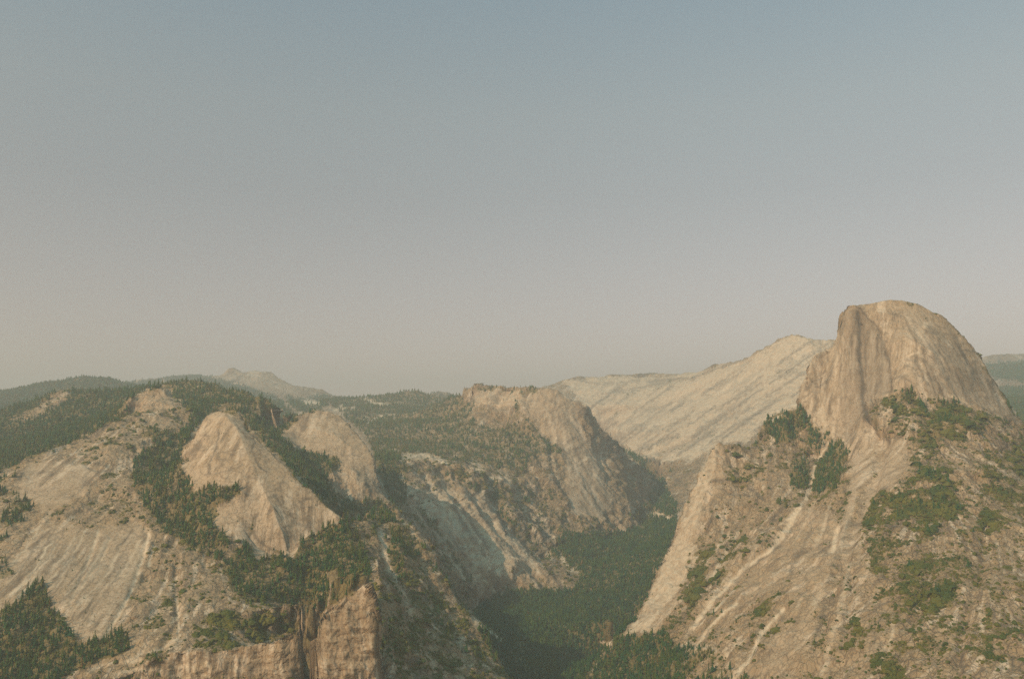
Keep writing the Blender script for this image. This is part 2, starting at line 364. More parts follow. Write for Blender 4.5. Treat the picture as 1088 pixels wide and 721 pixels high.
poly(tree, [(820,528),(834,530),(838,543),(826,545)], .5)
poly(tree, [(430,560),(445,572),(450,590),(440,600),(425,580),(410,560),(400,550),(415,548)], .7)
poly(tree, [(440,565),(456,580),(466,600),(470,612),(455,612),(450,595)], .45)
poly(tree, [(400,560),(425,580),(440,605),(436,620),(418,610),(408,590)], .5)
poly(tree, [(-100,436),(0,412),(60,399),(100,395),(142,405),(150,408),(140,411),(76,411),(60,413),(30,424),(0,433)], .95)
poly(tree, [(300,420),(315,424),(345,420),(352,424),(340,436),(322,438),(310,432)], .7)
poly(tree, [(1040,387),(1060,386),(1090,384),(1200,380),(1200,400),(1090,405),(1052,402)], .9)
poly(tree, [(1056,412),(1090,412),(1200,412),(1200,470),(1090,450)], 1.0)
poly(tree, [(970,487),(990,500),(1010,497),(1012,517),(1025,537),(1010,555),(995,567),(975,565),(945,555),(925,556),(930,530),(955,520)], .30)
poly(tree, [(965,594),(995,601),(1018,624),(1013,644),(986,649),(954,635)], .16)
poly(tree, [(975,427),(1000,422),(1020,432),(1035,445),(1010,449),(980,447)], .55)
poly(tree, [(950,420),(958,414),(972,420),(972,430),(958,428)], .6)
poly(tree, [(470,640),(480,660),(500,690),(490,700),(475,680),(462,655)], .4)
poly(tree, [(320,655),(335,662),(334,690),(332,721),(322,721),(320,690)], .7)
# shrubs ----
S = lambda p, v: poly(shrub, p, v)
S([(970,487),(990,500),(1010,497),(1012,517),(1025,537),(1010,555),(995,567),(975,565),(960,560),(945,555),(920,560),(917,547),(930,527),(955,520),(965,502)], 1.0)
S([(930,420),(945,418),(960,430),(975,427),(1000,422),(1020,432),(1045,447),(1046,455),(1037,462),(1000,467),(990,482),(981,477),(980,455),(965,445),(942,432)], .8)
S([(1045,482),(1100,470),(1100,545),(1060,542),(1040,560),(1037,545)], .6)
S([(1040,545),(1060,542),(1077,550),(1057,562),(1037,560)], 1.0)
S([(965,594),(995,601),(1018,624),(1013,644),(986,649),(954,635),(949,626)], .85)
S([(895,662),(912,655),(920,672),(915,690),(897,688)], .8)
S([(925,695),(945,690),(955,705),(965,725),(925,725)], .8)
S([(1050,640),(1070,640),(1075,690),(1060,725),(1040,690)], .6)
S([(920,560),(1000,570),(1030,600),(1020,690),(960,700),(930,640)], .42)
S([(790,640),(850,630),(860,665),(800,680)], .6)
S([(730,585),(750,580),(752,600),(740,640),(726,648),(728,610)], .8)
S([(750,580),(790,560),(800,575),(770,610),(752,620)], .6)
S([(765,480),(800,480),(810,500),(790,520),(765,505)], .6)
S([(140,560),(180,560),(230,600),(240,640),(230,690),(150,690),(135,650),(150,610)], .36)
S([(235,650),(320,655),(318,668),(260,685),(215,690),(205,665)], .7)
S([(200,685),(222,660),(240,655),(262,665),(255,682),(235,690)], .9)
S([(60,480),(143,440),(180,445),(140,490),(135,520),(160,560),(60,555),(45,545),(80,530)], .38)
S([(385,615),(396,612),(400,624),(376,630),(350,645),(342,655),(350,670),(345,690),(338,690),(338,660),(356,640)], .5)
S([(430,490),(510,500),(550,520),(545,540),(500,530),(440,520)], .45)
poly(bare, [(495,418),(510,411),(560,412),(556,428),(560,445),(530,436),(505,430)], .5); poly(pale, [(500,420),(512,412),(556,414),(552,430),(530,432),(508,428)], .3)
S([(420,590),(500,660),(540,721),(420,721)], .45)
S([(600,404),(700,398),(740,397),(700,425),(640,430)], .25)
# bare rock: slabs, domes, faces ----
def B(p, v=1.0, sm=None): poly(bare, p, v); poly(smooth, p, v if sm is None else sm)
B([(20,502),(35,492),(75,490),(102,500),(88,525),(60,540),(45,545),(30,527),(18,525)])
B([(38,558),(63,555),(105,560),(150,555),(160,567),(148,613),(135,638),(113,676),(85,682),(68,650),(48,622),(12,600)])
B([(-60,650),(0,605),(12,600),(30,612),(20,630),(0,648),(-60,690)])
B([(193,491),(202,490),(195,478),(210,453),(222,441),(240,434),(252,437),(262,455),(292,485),(320,510),(340,532),(366,553),(345,563),(322,574),(312,590),(300,588),(268,594),(262,575),(246,574),(228,562),(212,545),(226,538),(255,532),(262,524),(250,516),(206,520),(203,508)], 1.0)
B([(299,462),(310,447),(320,440),(336,434),(352,435),(362,442),(372,452),(387,466),(395,480),(402,505),(396,512),(375,500),(350,484),(320,478)], 1.0)
B([(134,427),(150,416),(165,411),(176,413),(190,428),(195,434),(160,437),(140,436)], .55, .2)
B([(555,427),(570,413),(592,411),(602,417),(614,432),(622,465),(640,500),(655,530),(640,552),(605,545),(600,500),(597,477),(587,472),(575,460),(560,440)], .9, .85)
B([(897,326),(945,318),(980,324),(1017,351),(1040,378),(1062,412),(1086,452),(1062,442),(1037,430),(1010,423),(992,425),(975,417),(960,412),(947,418),(924,425),(908,468),(900,472),(875,457),(856,442),(855,425),(860,386),(880,372),(892,354)], 1.0, .95)
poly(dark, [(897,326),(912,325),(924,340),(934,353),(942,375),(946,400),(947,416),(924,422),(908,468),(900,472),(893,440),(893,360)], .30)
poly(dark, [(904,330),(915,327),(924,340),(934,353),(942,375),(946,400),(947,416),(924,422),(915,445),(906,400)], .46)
stroke(carve, [(913,335),(915,375),(917,425)], 4, 2.2)
B([(907,452),(922,446),(936,466),(930,485),(922,505),(905,545),(893,588),(886,590),(898,540),(905,500),(902,470)], 1.0)
B([(935,470),(965,465),(965,495),(950,515),(930,525),(915,550),(905,590),(893,600),(905,560),(925,510)], .9)
B([(600,404),(640,399),(700,400),(752,391),(800,377),(841,354),(887,362),(858,400),(852,431),(808,451),(795,470),(763,468),(735,488),(705,489),(672,480),(640,455),(620,430)], .95, 1.0)
B([(763,470),(755,476),(742,506),(729,533),(718,562),(703,602),(676,658),(662,672),(700,672),(720,640),(730,600),(748,560),(760,520),(775,500),(772,478)], .8, .0)
B([(850,600),(880,570),(888,590),(870,640),(855,690),(845,721),(800,721),(830,650)], .6, .2)
B([(850,540),(890,545),(880,580),(850,600),(800,640),(770,660),(790,620),(820,580)], .7, .1)
B([(341,652),(376,628),(392,619),(398,640),(401,721),(334,721),(338,665)], .8, .0)
B([(180,694),(250,692),(318,672),(322,721),(170,721)], .7, .0)
B([(300,400),(240,388),(200,397),(225,405),(290,415),(330,425)], .7, .3)
B([(315,432),(322,425),(335,424),(340,430),(330,433)], .8, .3)
poly(tree, [(358,494),(378,499),(397,488),(406,512),(414,533),(395,531),(375,529),(356,524)], .08, 'set'); B([(350,492),(376,498),(397,482),(407,512),(416,535),(395,533),(372,530),(354,524)], .75, .5)
# pale scars, gullies, talus ----
def G(p, wd=1.6, v=.9): stroke(pale, p, wd, v); stroke(carve, p, wd*1.8, v); stroke(bare, p, wd*1.1, v)
G([(880,470),(867,492),(861,515),(856,530),(847,542)], 1.5)
G([(847,542),(840,556),(830,570)], 3.5)
G([(830,570),(821,582),(800,598),(785,609),(770,625),(758,636),(748,650),(738,667)], 2.2)
G([(783,640),(770,650),(760,660),(750,672),(740,684)], 1.8, .8)
G([(785,563),(775,580),(768,592),(760,608),(752,618)], 1.5, .8)
G([(768,560),(766,575)], 1.0, .6)
G([(832,648),(820,660),(810,672),(803,688),(795,702),(785,712),(778,725)], 2.0)
G([(720,650),(735,640),(745,630)], 1.5, .5)
G([(890,560),(888,573),(884,585)], 2.6, .8)
G([(95,712),(120,704),(150,700)], 2.0, .5); G([(120,716),(150,710),(172,712)], 2.0, .5)
G([(158,567),(153,590),(147,605),(138,630),(125,655),(113,674)], 1.5, .7)
G([(163,580),(158,600)], 1.5, .6)
G([(105,562),(98,585),(88,610),(75,640)], 1.4, .45)
G([(118,572),(104,600),(85,625),(75,640)], 1.2, .4)
G([(187,632),(189,660),(190,676),(170,690),(145,695)], 1.3, .6)
G([(503,656),(512,665),(525,674),(535,682)], 2.0)
G([(413,600),(428,625),(436,655),(450,690),(462,715)], 2.4, .45)
G([(404,565),(408,580),(414,603)], 2.6, .8)
G([(484,655),(490,690),(497,721)], 1.6, .35)
G([(770,456),(750,470),(735,482),(712,489)], 1.6, .8)
G([(757,474),(742,484),(730,492)], 1.2, .7)
G([(812,378),(795,412),(778,440),(762,462)], 1.4, .45)
G([(860,372),(825,410),(800,450)], 1.6, .4)
G([(841,360),(800,400),(770,440),(740,470)], 1.4, .35)
G([(780,400),(755,430),(725,460),(700,480)], 1.4, .35)
G([(902,600),(895,640),(880,690),(872,721)], 3, .35)
G([(690,545),(702,547),(712,552)], 2.4, .9)
G([(640,680),(648,684)], 2.6, .9)
G([(606,605),(612,606)], 2.6, .6)
G([(430,486),(450,484),(468,488),(475,493)], 2.6, .7)
G([(500,498),(512,499)], 2.4, .6)
G([(520,509),(536,507),(545,517)], 2.6, .6)
G([(388,424),(395,428),(412,430)], 2.4, .8)
G([(390,450),(405,442),(422,441)], 1.6, .7)
G([(356,436),(365,432),(375,434)], 2.0, .7)
G([(322,428),(330,427),(338,428)], 2.4, .9)
poly(bare, [(760,575),(800,560),(850,545),(890,560),(920,590),(950,650),(950,721),(860,730),(770,730),(725,680),(740,640)], .30)
poly(bare, [(765,478),(800,478),(850,500),(840,540),(790,560),(750,575),(745,530)], .28)
poly(bare, [(1010,460),(1050,470),(1040,500),(1010,540),(1015,580),(1060,600),(1100,640),(1100,730),(980,730),(1000,660),(1022,620),(1000,575)], .12)
poly(bare, [(-80,520),(20,495),(60,476),(140,440),(190,445),(145,490),(140,520),(170,560),(225,600),(240,640),(215,690),(120,700),(60,650),(0,640),(-80,660)], .30)
poly(bare, [(435,500),(475,505),(512,520),(545,560),(575,600),(600,620),(545,622),(516,638),(490,600),(455,550)], .6)
poly(pale, [(450,520),(500,525),(540,570),(560,600),(545,618),(505,600),(470,560)], .35)
poly(pale, [(709,584),(718,574),(738,575),(745,590),(735,605),(720,630),(700,650),(690,668),(662,674),(676,658),(690,632),(703,602)], .45)
poly(pale, [(600,404),(640,400),(700,401),(752,392),(800,378),(841,355),(887,363),(858,400),(852,431),(808,451),(795,470),(763,468),(735,488),(705,489),(672,480),(640,455),(620,430)], .45)
poly(pale, [(755,475),(763,469),(762,490),(750,520),(742,560),(728,580),(715,580),(729,533),(742,506)], .35)
poly(pale, [(712,690),(735,680),(765,688),(745,705)], .3)
# dark water streaks, cracks and clefts drawn darker ----
def D(p, wd=1.2, v=.8): stroke(dark, p, wd, v)
D([(911,331),(913,350),(913,375),(916,400),(917,430),(922,445)], 4.2, 1.0); D([(917,340),(919,370),(920,400)], 1.8, .6)
D([(905,330),(908,345),(910,365)], 2.2, .4)
rim_ = [(912,325),(922,337),(930,345),(935,354),(940,367),(944,382),(946,400),(947,416)]
D(rim_, 1.5, .8); stroke(carve, [(x_-1, y_) for x_, y_ in rim_], 1.6, .8)
D([(929,350),(934,370),(938,395),(940,412)], 1.5, .5); D([(924,345),(926,380),(928,412)], 1.0, .35)
D([(899,345),(896,380),(890,420)], 2.0, .25)
D([(880,400),(876,430)], 2.0, .3)
D([(233,458),(230,475),(224,490),(222,503)], 1.1, .8)
D([(270,462),(268,478),(272,492),(283,502)], 1.3, .8)
D([(230,503),(245,498),(258,494)], 1.0, .5)
for ln_ in ([(242,437),(256,443),(262,452)], [(265,562),(280,580),(298,586)], [(272,548),(263,580)], [(318,436),(345,437),(362,447)], [(305,450),(320,455)]): stroke(tree, ln_, 1.6, .45)
D([(317,533),(325,530),(331,529)], 1.2, .8)
D([(265,560),(275,575),(285,582),(298,586)], 1.4, .7)
D([(272,548),(267,565),(263,580)], 2.0, .7)
D([(300,560),(315,555),(330,560)], 1.4, .5)
D([(756,512),(772,510),(790,513),(804,525),(812,530)], 1.8, .7)
D([(763,518),(775,524),(795,526)], 1.6, .5)
D([(790,476),(812,476),(835,480)], 1.4, .6)
D([(812,488),(826,495),(840,500)], 1.4, .6)
D([(858,545),(845,560),(825,583),(800,602),(780,616)], 1.2, .5)
D([(363,672),(366,700)], 1.2, .5)
D([(381,655),(384,680)], 1.4, .5)
D([(254,694),(253,721)], 1.3, .8)
D([(238,700),(240,721)], 1.5, .6)
D([(215,697),(230,696),(252,693)], 1.0, .6)
D([(900,500),(893,560),(880,620),(868,670)], 1.5, .3)
stroke(tree, [(508,413),(530,412),(552,416),(568,417)], 3, .7); stroke(tree, [(545,420),(552,440),(570,458)], 3, .6)
for ln_ in ([(705,404),(733,404),(760,393),(790,383)], [(640,420),(690,414),(725,405)], [(680,478),(700,470),(722,462)], [(700,483),(730,472),(757,460)], [(825,397),(838,393)], [(640,436),(660,440)]): stroke(tree, ln_, 1.8, .55)
D([(690,405),(720,402),(735,402),(760,392),(794,380)], 1.4, .7)
D([(610,403),(640,408),(680,404)], 1.2, .5)
D([(640,418),(680,412),(720,403)], 1.4, .5)
D([(680,440),(720,425),(740,415)], 1.2, .35)
D([(665,432),(690,435),(705,432)], 1.4, .4)
D([(696,460),(715,450),(730,445)], 1.2, .4)
D([(680,478),(700,470),(720,462)], 2.2, .6)
D([(700,482),(725,472),(755,462)], 2.0, .5)
D([(825,395),(835,392),(855,399)], 1.2, .5)
D([(1025,372),(1030,374)], 1.2, .5)
poly(dark, [(985,365),(1020,368),(1045,405),(1052,430),(1010,416),(990,400)], .15); poly(dark, [(930,335),(960,330),(980,345),(965,365),(945,360)], .10)
stroke(pale, [(964,380),(969,375),(976,375),(980,379)], 1.3, .6); stroke(dark, [(965,383),(971,379),(978,382)], 1.0, .5); stroke(pale, [(981,344),(989,345)], 2, .6); stroke(pale, [(962,357),(968,359)], 2, .5)
stroke(dark, [(955,395),(963,388),(972,392),(980,404)], 1.1, .5); stroke(dark, [(1010,352),(1022,368),(1034,388),(1042,408)], 1.0, .4); stroke(dark, [(950,402),(958,399),(966,404),(970,412)], 1.2, .6)
for q in range(26):
    x0 = rng.uniform(935, 1045); y0 = 330+abs(x0-960)*.45+rng.uniform(0, 55); stroke(dark, [(x0, y0), (x0+rng.uniform(3, 9), y0+rng.uniform(-1, 3)), (x0+rng.uniform(9, 14), y0+rng.uniform(1, 5))], .8, rng.uniform(.25, .6))
for q in range(30):
    x0 = rng.uniform(205, 330); y0 = 450+max(0, x0-250)*.7+rng.uniform(0, 70); stroke(dark, [(x0, y0), (x0+rng.uniform(3, 8), y0+rng.uniform(-2, 4)), (x0+rng.uniform(8, 15), y0+rng.uniform(0, 8))], .8, rng.uniform(.25, .6))
for q in range(40):
    x0 = rng.uniform(20, 160); y0 = rng.uniform(495, 650); stroke(dark, [(x0, y0), (x0+rng.uniform(4, 10), y0+rng.uniform(-4, 2)), (x0+rng.uniform(10, 18), y0+rng.uniform(-6, 2))], .8, rng.uniform(.2, .55))
D([(1003,400),(1020,406)], 1.3, .5)
for q in range(60):
    x0 = rng.uniform(25, 160); y0 = rng.uniform(555, 600); ln = rng.uniform(20, 70)
    stroke(dark if q % 3 else pale, [(x0, y0), (x0-ln*.35, y0+ln*.6), (x0-ln*.75, y0+ln)], rng.uniform(.6, 1.5), rng.uniform(.25, .7))
for q in range(190):
    t = rng.uniform(0, 1); x0 = 650+t*235; y0 = 400-45*max(0, (x0-740)/110)+rng.uniform(5, 70); ln = rng.uniform(15, 50)
    stroke(dark if q % 2 else pale, [(x0, y0), (x0-ln*.9, y0+ln*.62)], rng.uniform(.7, 1.5), rng.uniform(.2, .75))
for q in range(70):
    x0 = rng.uniform(862, 944); y0 = rng.uniform(340, 430); ln = rng.uniform(20, 70)
    stroke(dark if q % 2 else pale, [(x0, y0), (x0+rng.uniform(-2, 2), y0+ln)], rng.uniform(.6, 1.3), rng.uniform(.2, .55))
for q in range(70):
    t = rng.uniform(-1, 1); x0 = 975+t*60; y0 = 335+abs(t)*40+rng.uniform(0, 50); ln = rng.uniform(15, 45)
    stroke(dark if q % 2 else pale, [(x0, y0), (x0+t*ln*.5-2, y0+ln)], rng.uniform(.7, 1.6), rng.uniform(.08, .28))

for q in range(80):          # slanting ribs of the canyon wall
    t = rng.uniform(0, 1); x0 = 425+t*150; y0 = 500+t*25+rng.uniform(0, 60); ln = rng.uniform(20, 70)
    stroke(dark if q % 2 else pale, [(x0, y0), (x0+ln*.55, y0+ln*.85)], rng.uniform(.8, 2.2), rng.uniform(.35, .95))
for q in range(60):          # joints of the lower cliff band and the pillar
    x0 = rng.uniform(185, 400); y0 = rng.uniform(692, 712) if x0 < 320 else rng.uniform(640, 700); ln = rng.uniform(8, 35)
    if 318 < x0 < 338: continue
    stroke(dark if q % 3 else pale, [(x0, y0), (x0+rng.uniform(-3, 3), y0+ln)], rng.uniform(.7, 1.4), rng.uniform(.3, .8))
for q in range(90):          # chutes and ribs of the slope under Half Dome
    x0 = rng.uniform(700, 1080); y0 = rng.uniform(520, 690); ln = rng.uniform(15, 60); k = .75-1.0*(x0-740)/340
    stroke(dark if q % 2 else pale, [(x0, y0), (x0-ln*k, y0+ln*.8)], rng.uniform(.8, 1.8), rng.uniform(.15, .5))
for q in range(40):          # upright flutes of the cliff across the canyon
    x0 = rng.uniform(560, 640); y0 = rng.uniform(420, 500); ln = rng.uniform(12, 40)
    stroke(dark if q % 2 else pale, [(x0, y0), (x0+ln*.25, y0+ln)], rng.uniform(.7, 1.3), rng.uniform(.2, .5))

def fall_lines(X, Y, Z, steps=16, seed=31, wide=0):
    """noise smeared along the fall line: water streaks, chutes and ribs follow the slope"""
    N = normals(X, Y, Z)
    dx, dy = N[..., 0]*N[..., 2], N[..., 1]*N[..., 2]
    ds = (dx-(X/Y)*dy)/Y/(s_cols[1]-s_cols[0]); dv = dy/Y
    Vi = np.gradient(np.log(Y), axis=0)+1e-7; Vj = np.gradient(np.log(Y), axis=1)
    dj = ds; di = (dv-Vj*dj)/Vi
    l = np.maximum(np.abs(di), np.abs(dj))+1e-9; di = (di/l).astype(np.float32); dj = (dj/l).astype(np.float32)
    rr_ = np.random.default_rng(seed); w = rr_.normal(size=X.shape).astype(np.float32)
    w2 = blur(blur(rr_.normal(size=X.shape), 2, 0), 2, 1)*5; w = (w+1.3*w2).astype(np.float32)
    if wide: w = (blur(blur(blur(blur(w, wide, 0), wide, 1), wide//2, 0), wide//2, 1)).astype(np.float32)
    out = w.copy(); I0, J0 = np.meshgrid(np.arange(X.shape[0], dtype=np.float32), np.arange(X.shape[1], dtype=np.float32), indexing='ij')
    for sgn in (1, -1):
        i, j = I0.copy(), J0.copy()
        for k in range(steps):
            ii = np.clip(np.round(i), 0, X.shape[0]-1).astype(np.int32); jj_ = np.clip(np.round(j), 0, X.shape[1]-1).astype(np.int32)
            i += sgn*di[ii, jj_]; j += sgn*dj[ii, jj_]
            ii = np.clip(np.round(i), 0, X.shape[0]-1).astype(np.int32); jj_ = np.clip(np.round(j), 0, X.shape[1]-1).astype(np.int32)
            out += w[ii, jj_]
    q_ = 25+4*wide; out = out-blur(blur(out, q_, 0), q_, 1)
    out /= out.std(); return out*(.25+1.1*np.clip(.5+1.3*fbm(X, Y, Z, 190, 2, 211), 0, 1))

for ln_, w_, v_ in (([(520,510),(533,540),(545,560),(560,573),(578,589)], 6, 4.5), ([(425,505),(440,530),(462,560),(490,605),(512,640)], 5, 3), ([(470,500),(490,530),(512,560),(530,600)], 5, 3), ([(500,525),(530,560),(560,600),(580,622)], 4, 2.2),
        ([(452,505),(478,548),(505,590),(524,625)], 4, 2.4), ([(548,520),(562,545),(585,565)], 6, 3.5), ([(880,470),(867,492),(858,525),(840,556),(821,582),(785,609),(758,636),(738,667)], 6, 3), ([(860,540),(830,585),(790,622)], 4, 1.6),
        ([(785,563),(768,592),(750,622),(728,650)], 4, 2.4), ([(832,648),(810,672),(795,702),(778,725)], 5, 2.4), ([(940,470),(925,520),(905,570),(890,610),(875,660),(862,721)], 6, 2.8), ([(1000,560),(985,620),(960,680),(950,725)], 6, 2.0),
        ([(1050,540),(1045,600),(1025,660),(1015,725)], 6, 2.2), ([(905,610),(900,660),(890,721)], 4, 1.6), ([(413,600),(436,655),(462,715)], 5, 2.2), ([(440,580),(462,625),(490,690),(500,725)], 4, 2.0),
        ([(187,600),(189,660),(170,690)], 4, 1.6), ([(775,490),(800,510),(812,530),(790,545)], 4, 1.6), ([(720,590),(735,560),(752,530)], 3, 1.4), ([(690,405),(735,403),(794,382)], 3, 1.5), ([(700,480),(740,465),(775,440)], 4, 2.5), ([(640,440),(690,432),(740,415)], 4, 2)):
    stroke(carve, ln_, w_, v_)
blocky = newmask()
poly(blocky, [(333,800),(334,721),(338,663),(342,650),(376,626),(394,617),(402,650),(404,800)], 1); poly(blocky, [(130,740),(150,712),(180,692),(250,688),(318,668),(326,800),(0,800)], 1)
poly(blocky, [(763,469),(735,520),(709,584),(676,658),(662,672),(700,672),(730,620),(770,580),(850,530),(850,480),(800,470)], .6)
def look(mask, px, py):
    return sample(mask, py-MY-.5, px-MX-.5)

# ------------------------------------------------------------------ visible part, relief
PX, PY = project(X, Y, Z)
cmin = np.minimum.accumulate(PY, 0)
VIS = PY <= cmin+1.5
LAST = np.maximum.accumulate(np.where(VIS, np.arange(ROWS)[:, None], -1), 0)
def normals(X, Y, Z):
    P = np.stack([X, Y, Z], -1)
    du = np.gradient(P, axis=1); dv = np.gradient(P, axis=0)
    n = np.cross(du, dv); n /= np.linalg.norm(n, axis=-1)[..., None]+1e-9
    return n
N = normals(X, Y, Z)
slope = np.sqrt(np.maximum(0, 1-N[..., 2]**2))
sm = np.where(VIS, look(smooth, PX, PY), 0.2)
sm = blur(blur(sm, 3, 1), 3, 0)
cv = np.where(VIS, look(carve, PX, PY), 0)
far = np.clip(Y/3200, .8, 1.7)
FL = fall_lines(X, Y, Z)
FW = fall_lines(X, Y, Z, 42, 57, 5)
bk = blur(blur(np.where(VIS, look(blocky, PX, PY), 0), 2, 0), 2, 1)
log('fall lines')
# big crags, then ribs down the fall line, then blocks
n1 = fbm(X, Y, Z*.7, 260, 3, 1, ridged=True)
n2 = fbm(X, Y, Z*.35, 75, 3, 21, gain=.55, ridged=True)
n3 = fbm(X, Y, Z, 22, 3, 41, gain=.6)
n4 = fbm(X, Y, Z*.12, 30, 2, 61)
n6 = fbm(X, Y, Z*.4, 46, 3, 151, gain=.55); n6 = np.round(n6*3.2)/3.2*.75+n6*.25
rough = 1-sm*.93
edge = np.clip((Y-1150)/300, 0, 1)
valley = np.clip((-780-Z)/120, 0, 1)
amp = far*rough*edge*(1-.8*valley)
n7 = fbm(X*.8+Z*.3, Y, Z*.9, 34, 3, 191, gain=.6); n7 = np.round(n7*3)/3*.8+n7*.2
led = fbm(X*.25, Y*.25, Z*1.3, 26, 2, 193)
disp = bk*edge*(7.0*n7+2.2*np.round(led*3)/3)+amp*(1-.7*bk)*(13*n1*(.35+slope) + 9*n2*(.3+slope) + 2.2*n3 + (1.6*n4+6.5*n6)*np.clip(slope*2-.9, 0, 1))
n5 = fbm(X, Y, Z, 140, 4, 81, gain=.5)
disp += sm*far*edge*(5.0*n5 + .8*n3 + 1.2*n6*slope)
# stepped exfoliation shells on the bare domes
sh = fbm(X, Y, Z*1.6, 320, 2, 91)
disp += sm*far*1.1*(np.abs((sh*9) % 1 - .5))
disp += (1-.6*bk)*rough*np.clip(FW, -2.2, 2.2)*9.5*np.clip(Y/3200, .8, 1.6)*edge*np.clip(slope*1.6-.3, 0, 1)*(1-.8*valley)
disp += (1-.8*bk)*(.2+1.1*rough)*np.clip(FL, -2.2, 2.2)*far*edge*np.clip(slope*1.5-.25, 0, 1)*(1-.8*valley)*np.clip(1.4-Y/9000, .35, 1)
disp += sm*np.clip((Y-5500)/1500, 0, 1)*(16*fbm(X, Y, Z, 420, 3, 171, ridged=True)+5*n2)
disp -= cv*7*far
X = X+N[..., 0]*disp; Y2 = Y+N[..., 1]*disp; Z = Z+N[..., 2]*disp
Y = Y2
N = normals(X, Y, Z)
PX, PY = project(X, Y, Z)
cmin = np.minimum.accumulate(PY, 0)
VIS = PY <= cmin+1.2
log('relief')

# jitter the lookup a little so that outlines fray like real vegetation edges
jx = 2.2*noise3(X/45, Y/45, Z/45, 5)+1.2*noise3(X/17, Y/17, Z/17, 6); jy = 2.2*noise3(X/45, Y/45, Z/45, 7)+1.2*noise3(X/17, Y/17, Z/17, 8)
lx, ly = PX+jx, PY+jy
flat = np.clip((.80-slope)/.3, 0, 1)
Tm = np.where(VIS, look(tree, PX+1.6*jx, PY+1.6*jy)*(1-.92*np.clip(look(pale, lx, ly)*1.3, 0, 1)), .5*flat)
shrub = blur(blur(shrub, 2, 0), 2, 1)
Sm = np.where(VIS, look(shrub, PX+2.6*jx, PY+2.6*jy), .3)
bare = np.clip(blur(blur(bare, 3, 0), 3, 1), 0, 1)
Bm = np.where(VIS, look(bare, PX+3*jx, PY+3*jy), .4)
Pm = np.where(VIS, np.clip(look(pale, lx, ly)*(1.2+1.0*noise3(X/22, Y/22, Z/22, 9)+.5*noise3(X/9, Y/9, Z/9, 10)), 0, 1), 0)
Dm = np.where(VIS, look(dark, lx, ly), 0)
patch = fbm(X, Y, Z, 70, 3, 101, gain=.6)
Tm = np.where(Tm < .5, np.clip(Tm*(1+2.4*patch), 0, .7), Tm); Sm = np.clip(Sm*(1+.9*patch), 0, 1)
# ground cover between the plants: duff and low scrub, 0..1
fine = fbm(X, Y, Z, 24, 2, 131, gain=.7)
scrub = np.clip((Sm*(1-.95*Bm)*1.15 + (patch*.30+fine*.40)*(1-.8*Bm) - .30)*1.9, 0, 1)*(1-.6*Pm)
duff = np.clip(np.maximum(Tm*1.1 + patch*.35 - .15, 0), 0, 1)
log('cover')

# ------------------------------------------------------------------ land forms: one object each
REG = {}
def region(i, name, label, pts): REG[i] = (name, label, pts)
region(0, 'mountain_slope', 'broad granite upland with bare slabs and scrub filling the lower left of the view', None)
region(1, 'mountain_slope', 'brown scrubby mountainside falling from the foot of the great cleft dome', [(763,469),(800,468),(811,447),(856,432),(856,442),(875,457),(900,472),(924,440),(950,414),(975,417),(992,425),(1010,423),(1037,430),(1083,452),(1300,600),(1300,900),(620,900),(620,721),(645,681),(662,672),(676,658),(687,634),(703,602),(718,562),(735,520),(751,495),(755,475)])
region(2, 'granite_dome', 'huge granite dome with one side cut off as a sheer dark-streaked face', [(856,443),(852,431),(858,386),(880,371),(892,354),(895,322),(945,312),(985,318),(1045,375),(1090,452),(1062,442),(1037,430),(1010,423),(992,425),(975,417),(960,412),(948,418),(924,432),(908,468),(900,472),(875,457)])
region(3, 'granite_dome', 'smooth pointed granite dome with a long bare ridge running down to its right', [(188,498),(202,489),(193,478),(210,451),(222,440),(240,432),(253,435),(262,451),(292,484),(320,508),(340,530),(368,553),(345,564),(322,576),(312,591),(268,596),(262,576),(246,576),(228,564),(212,545),(226,538),(262,524),(250,516),(206,520)])
region(4, 'granite_dome', 'rounded pale dome standing behind and to the right of the pointed dome', [(297,464),(310,446),(320,439),(336,433),(352,434),(362,440),(372,450),(387,464),(397,480),(407,520),(420,543),(395,534),(355,532),(345,505),(350,486),(320,479)])
region(5, 'granite_dome', 'small blocky rock knob at the top of the long left spur', [(129,433),(134,425),(150,415),(165,410),(177,412),(187,424),(206,434),(190,442),(160,438),(140,438)])
region(6, 'rock_pillar', 'square-topped tan rock pillar at the bottom edge beside a dark cleft', [(333,800),(334,721),(337,663),(341,650),(376,627),(393,618),(399,640),(403,660),(403,800)])
region(7, 'mountain_slope', 'shaded grey slope with pale chutes dropping to the valley right of the pillar', [(403,800),(403,650),(394,615),(385,575),(372,556),(400,545),(415,547),(438,560),(457,578),(467,598),(480,624),(485,642),(503,655),(516,678),(531,699),(541,720),(590,800)])
region(8, 'canyon_wall', 'grey slanting canyon wall above the dark forest, between the two nearer domes and the far cliff', [(420,543),(410,520),(403,488),(435,484),(475,489),(512,498),(540,505),(556,520),(575,540),(600,566),(582,589),(604,600),(620,612),(608,627),(545,628),(516,643),(490,668),(400,600)])
region(9, 'mountain', 'broad mountain whose blunt cliff faces us across the middle of the canyon', [(485,421),(500,411),(535,407),(595,410),(620,431),(632,440),(650,468),(705,520),(690,560),(655,566),(600,566),(575,540),(556,520),(565,482),(540,455),(505,440)])
region(10, 'mountain', 'long pale granite mountain sloping up to a peak beside the cleft dome', [(590,410),(614,398),(660,394),(740,392),(800,374),(841,350),(892,358),(892,366),(860,386),(856,410),(852,431),(811,447),(800,468),(763,469),(745,500),(738,512),(722,503),(705,490),(690,488),(660,478),(645,465),(630,440),(618,430)])
region(11, 'forested_plateau', 'hazy forested plateau behind the rounded dome, scattered with pale clearings', [(340,424),(375,418),(440,410),(492,418),(505,440),(540,455),(565,482),(556,520),(512,498),(475,489),(435,484),(403,488),(390,470),(370,450)])
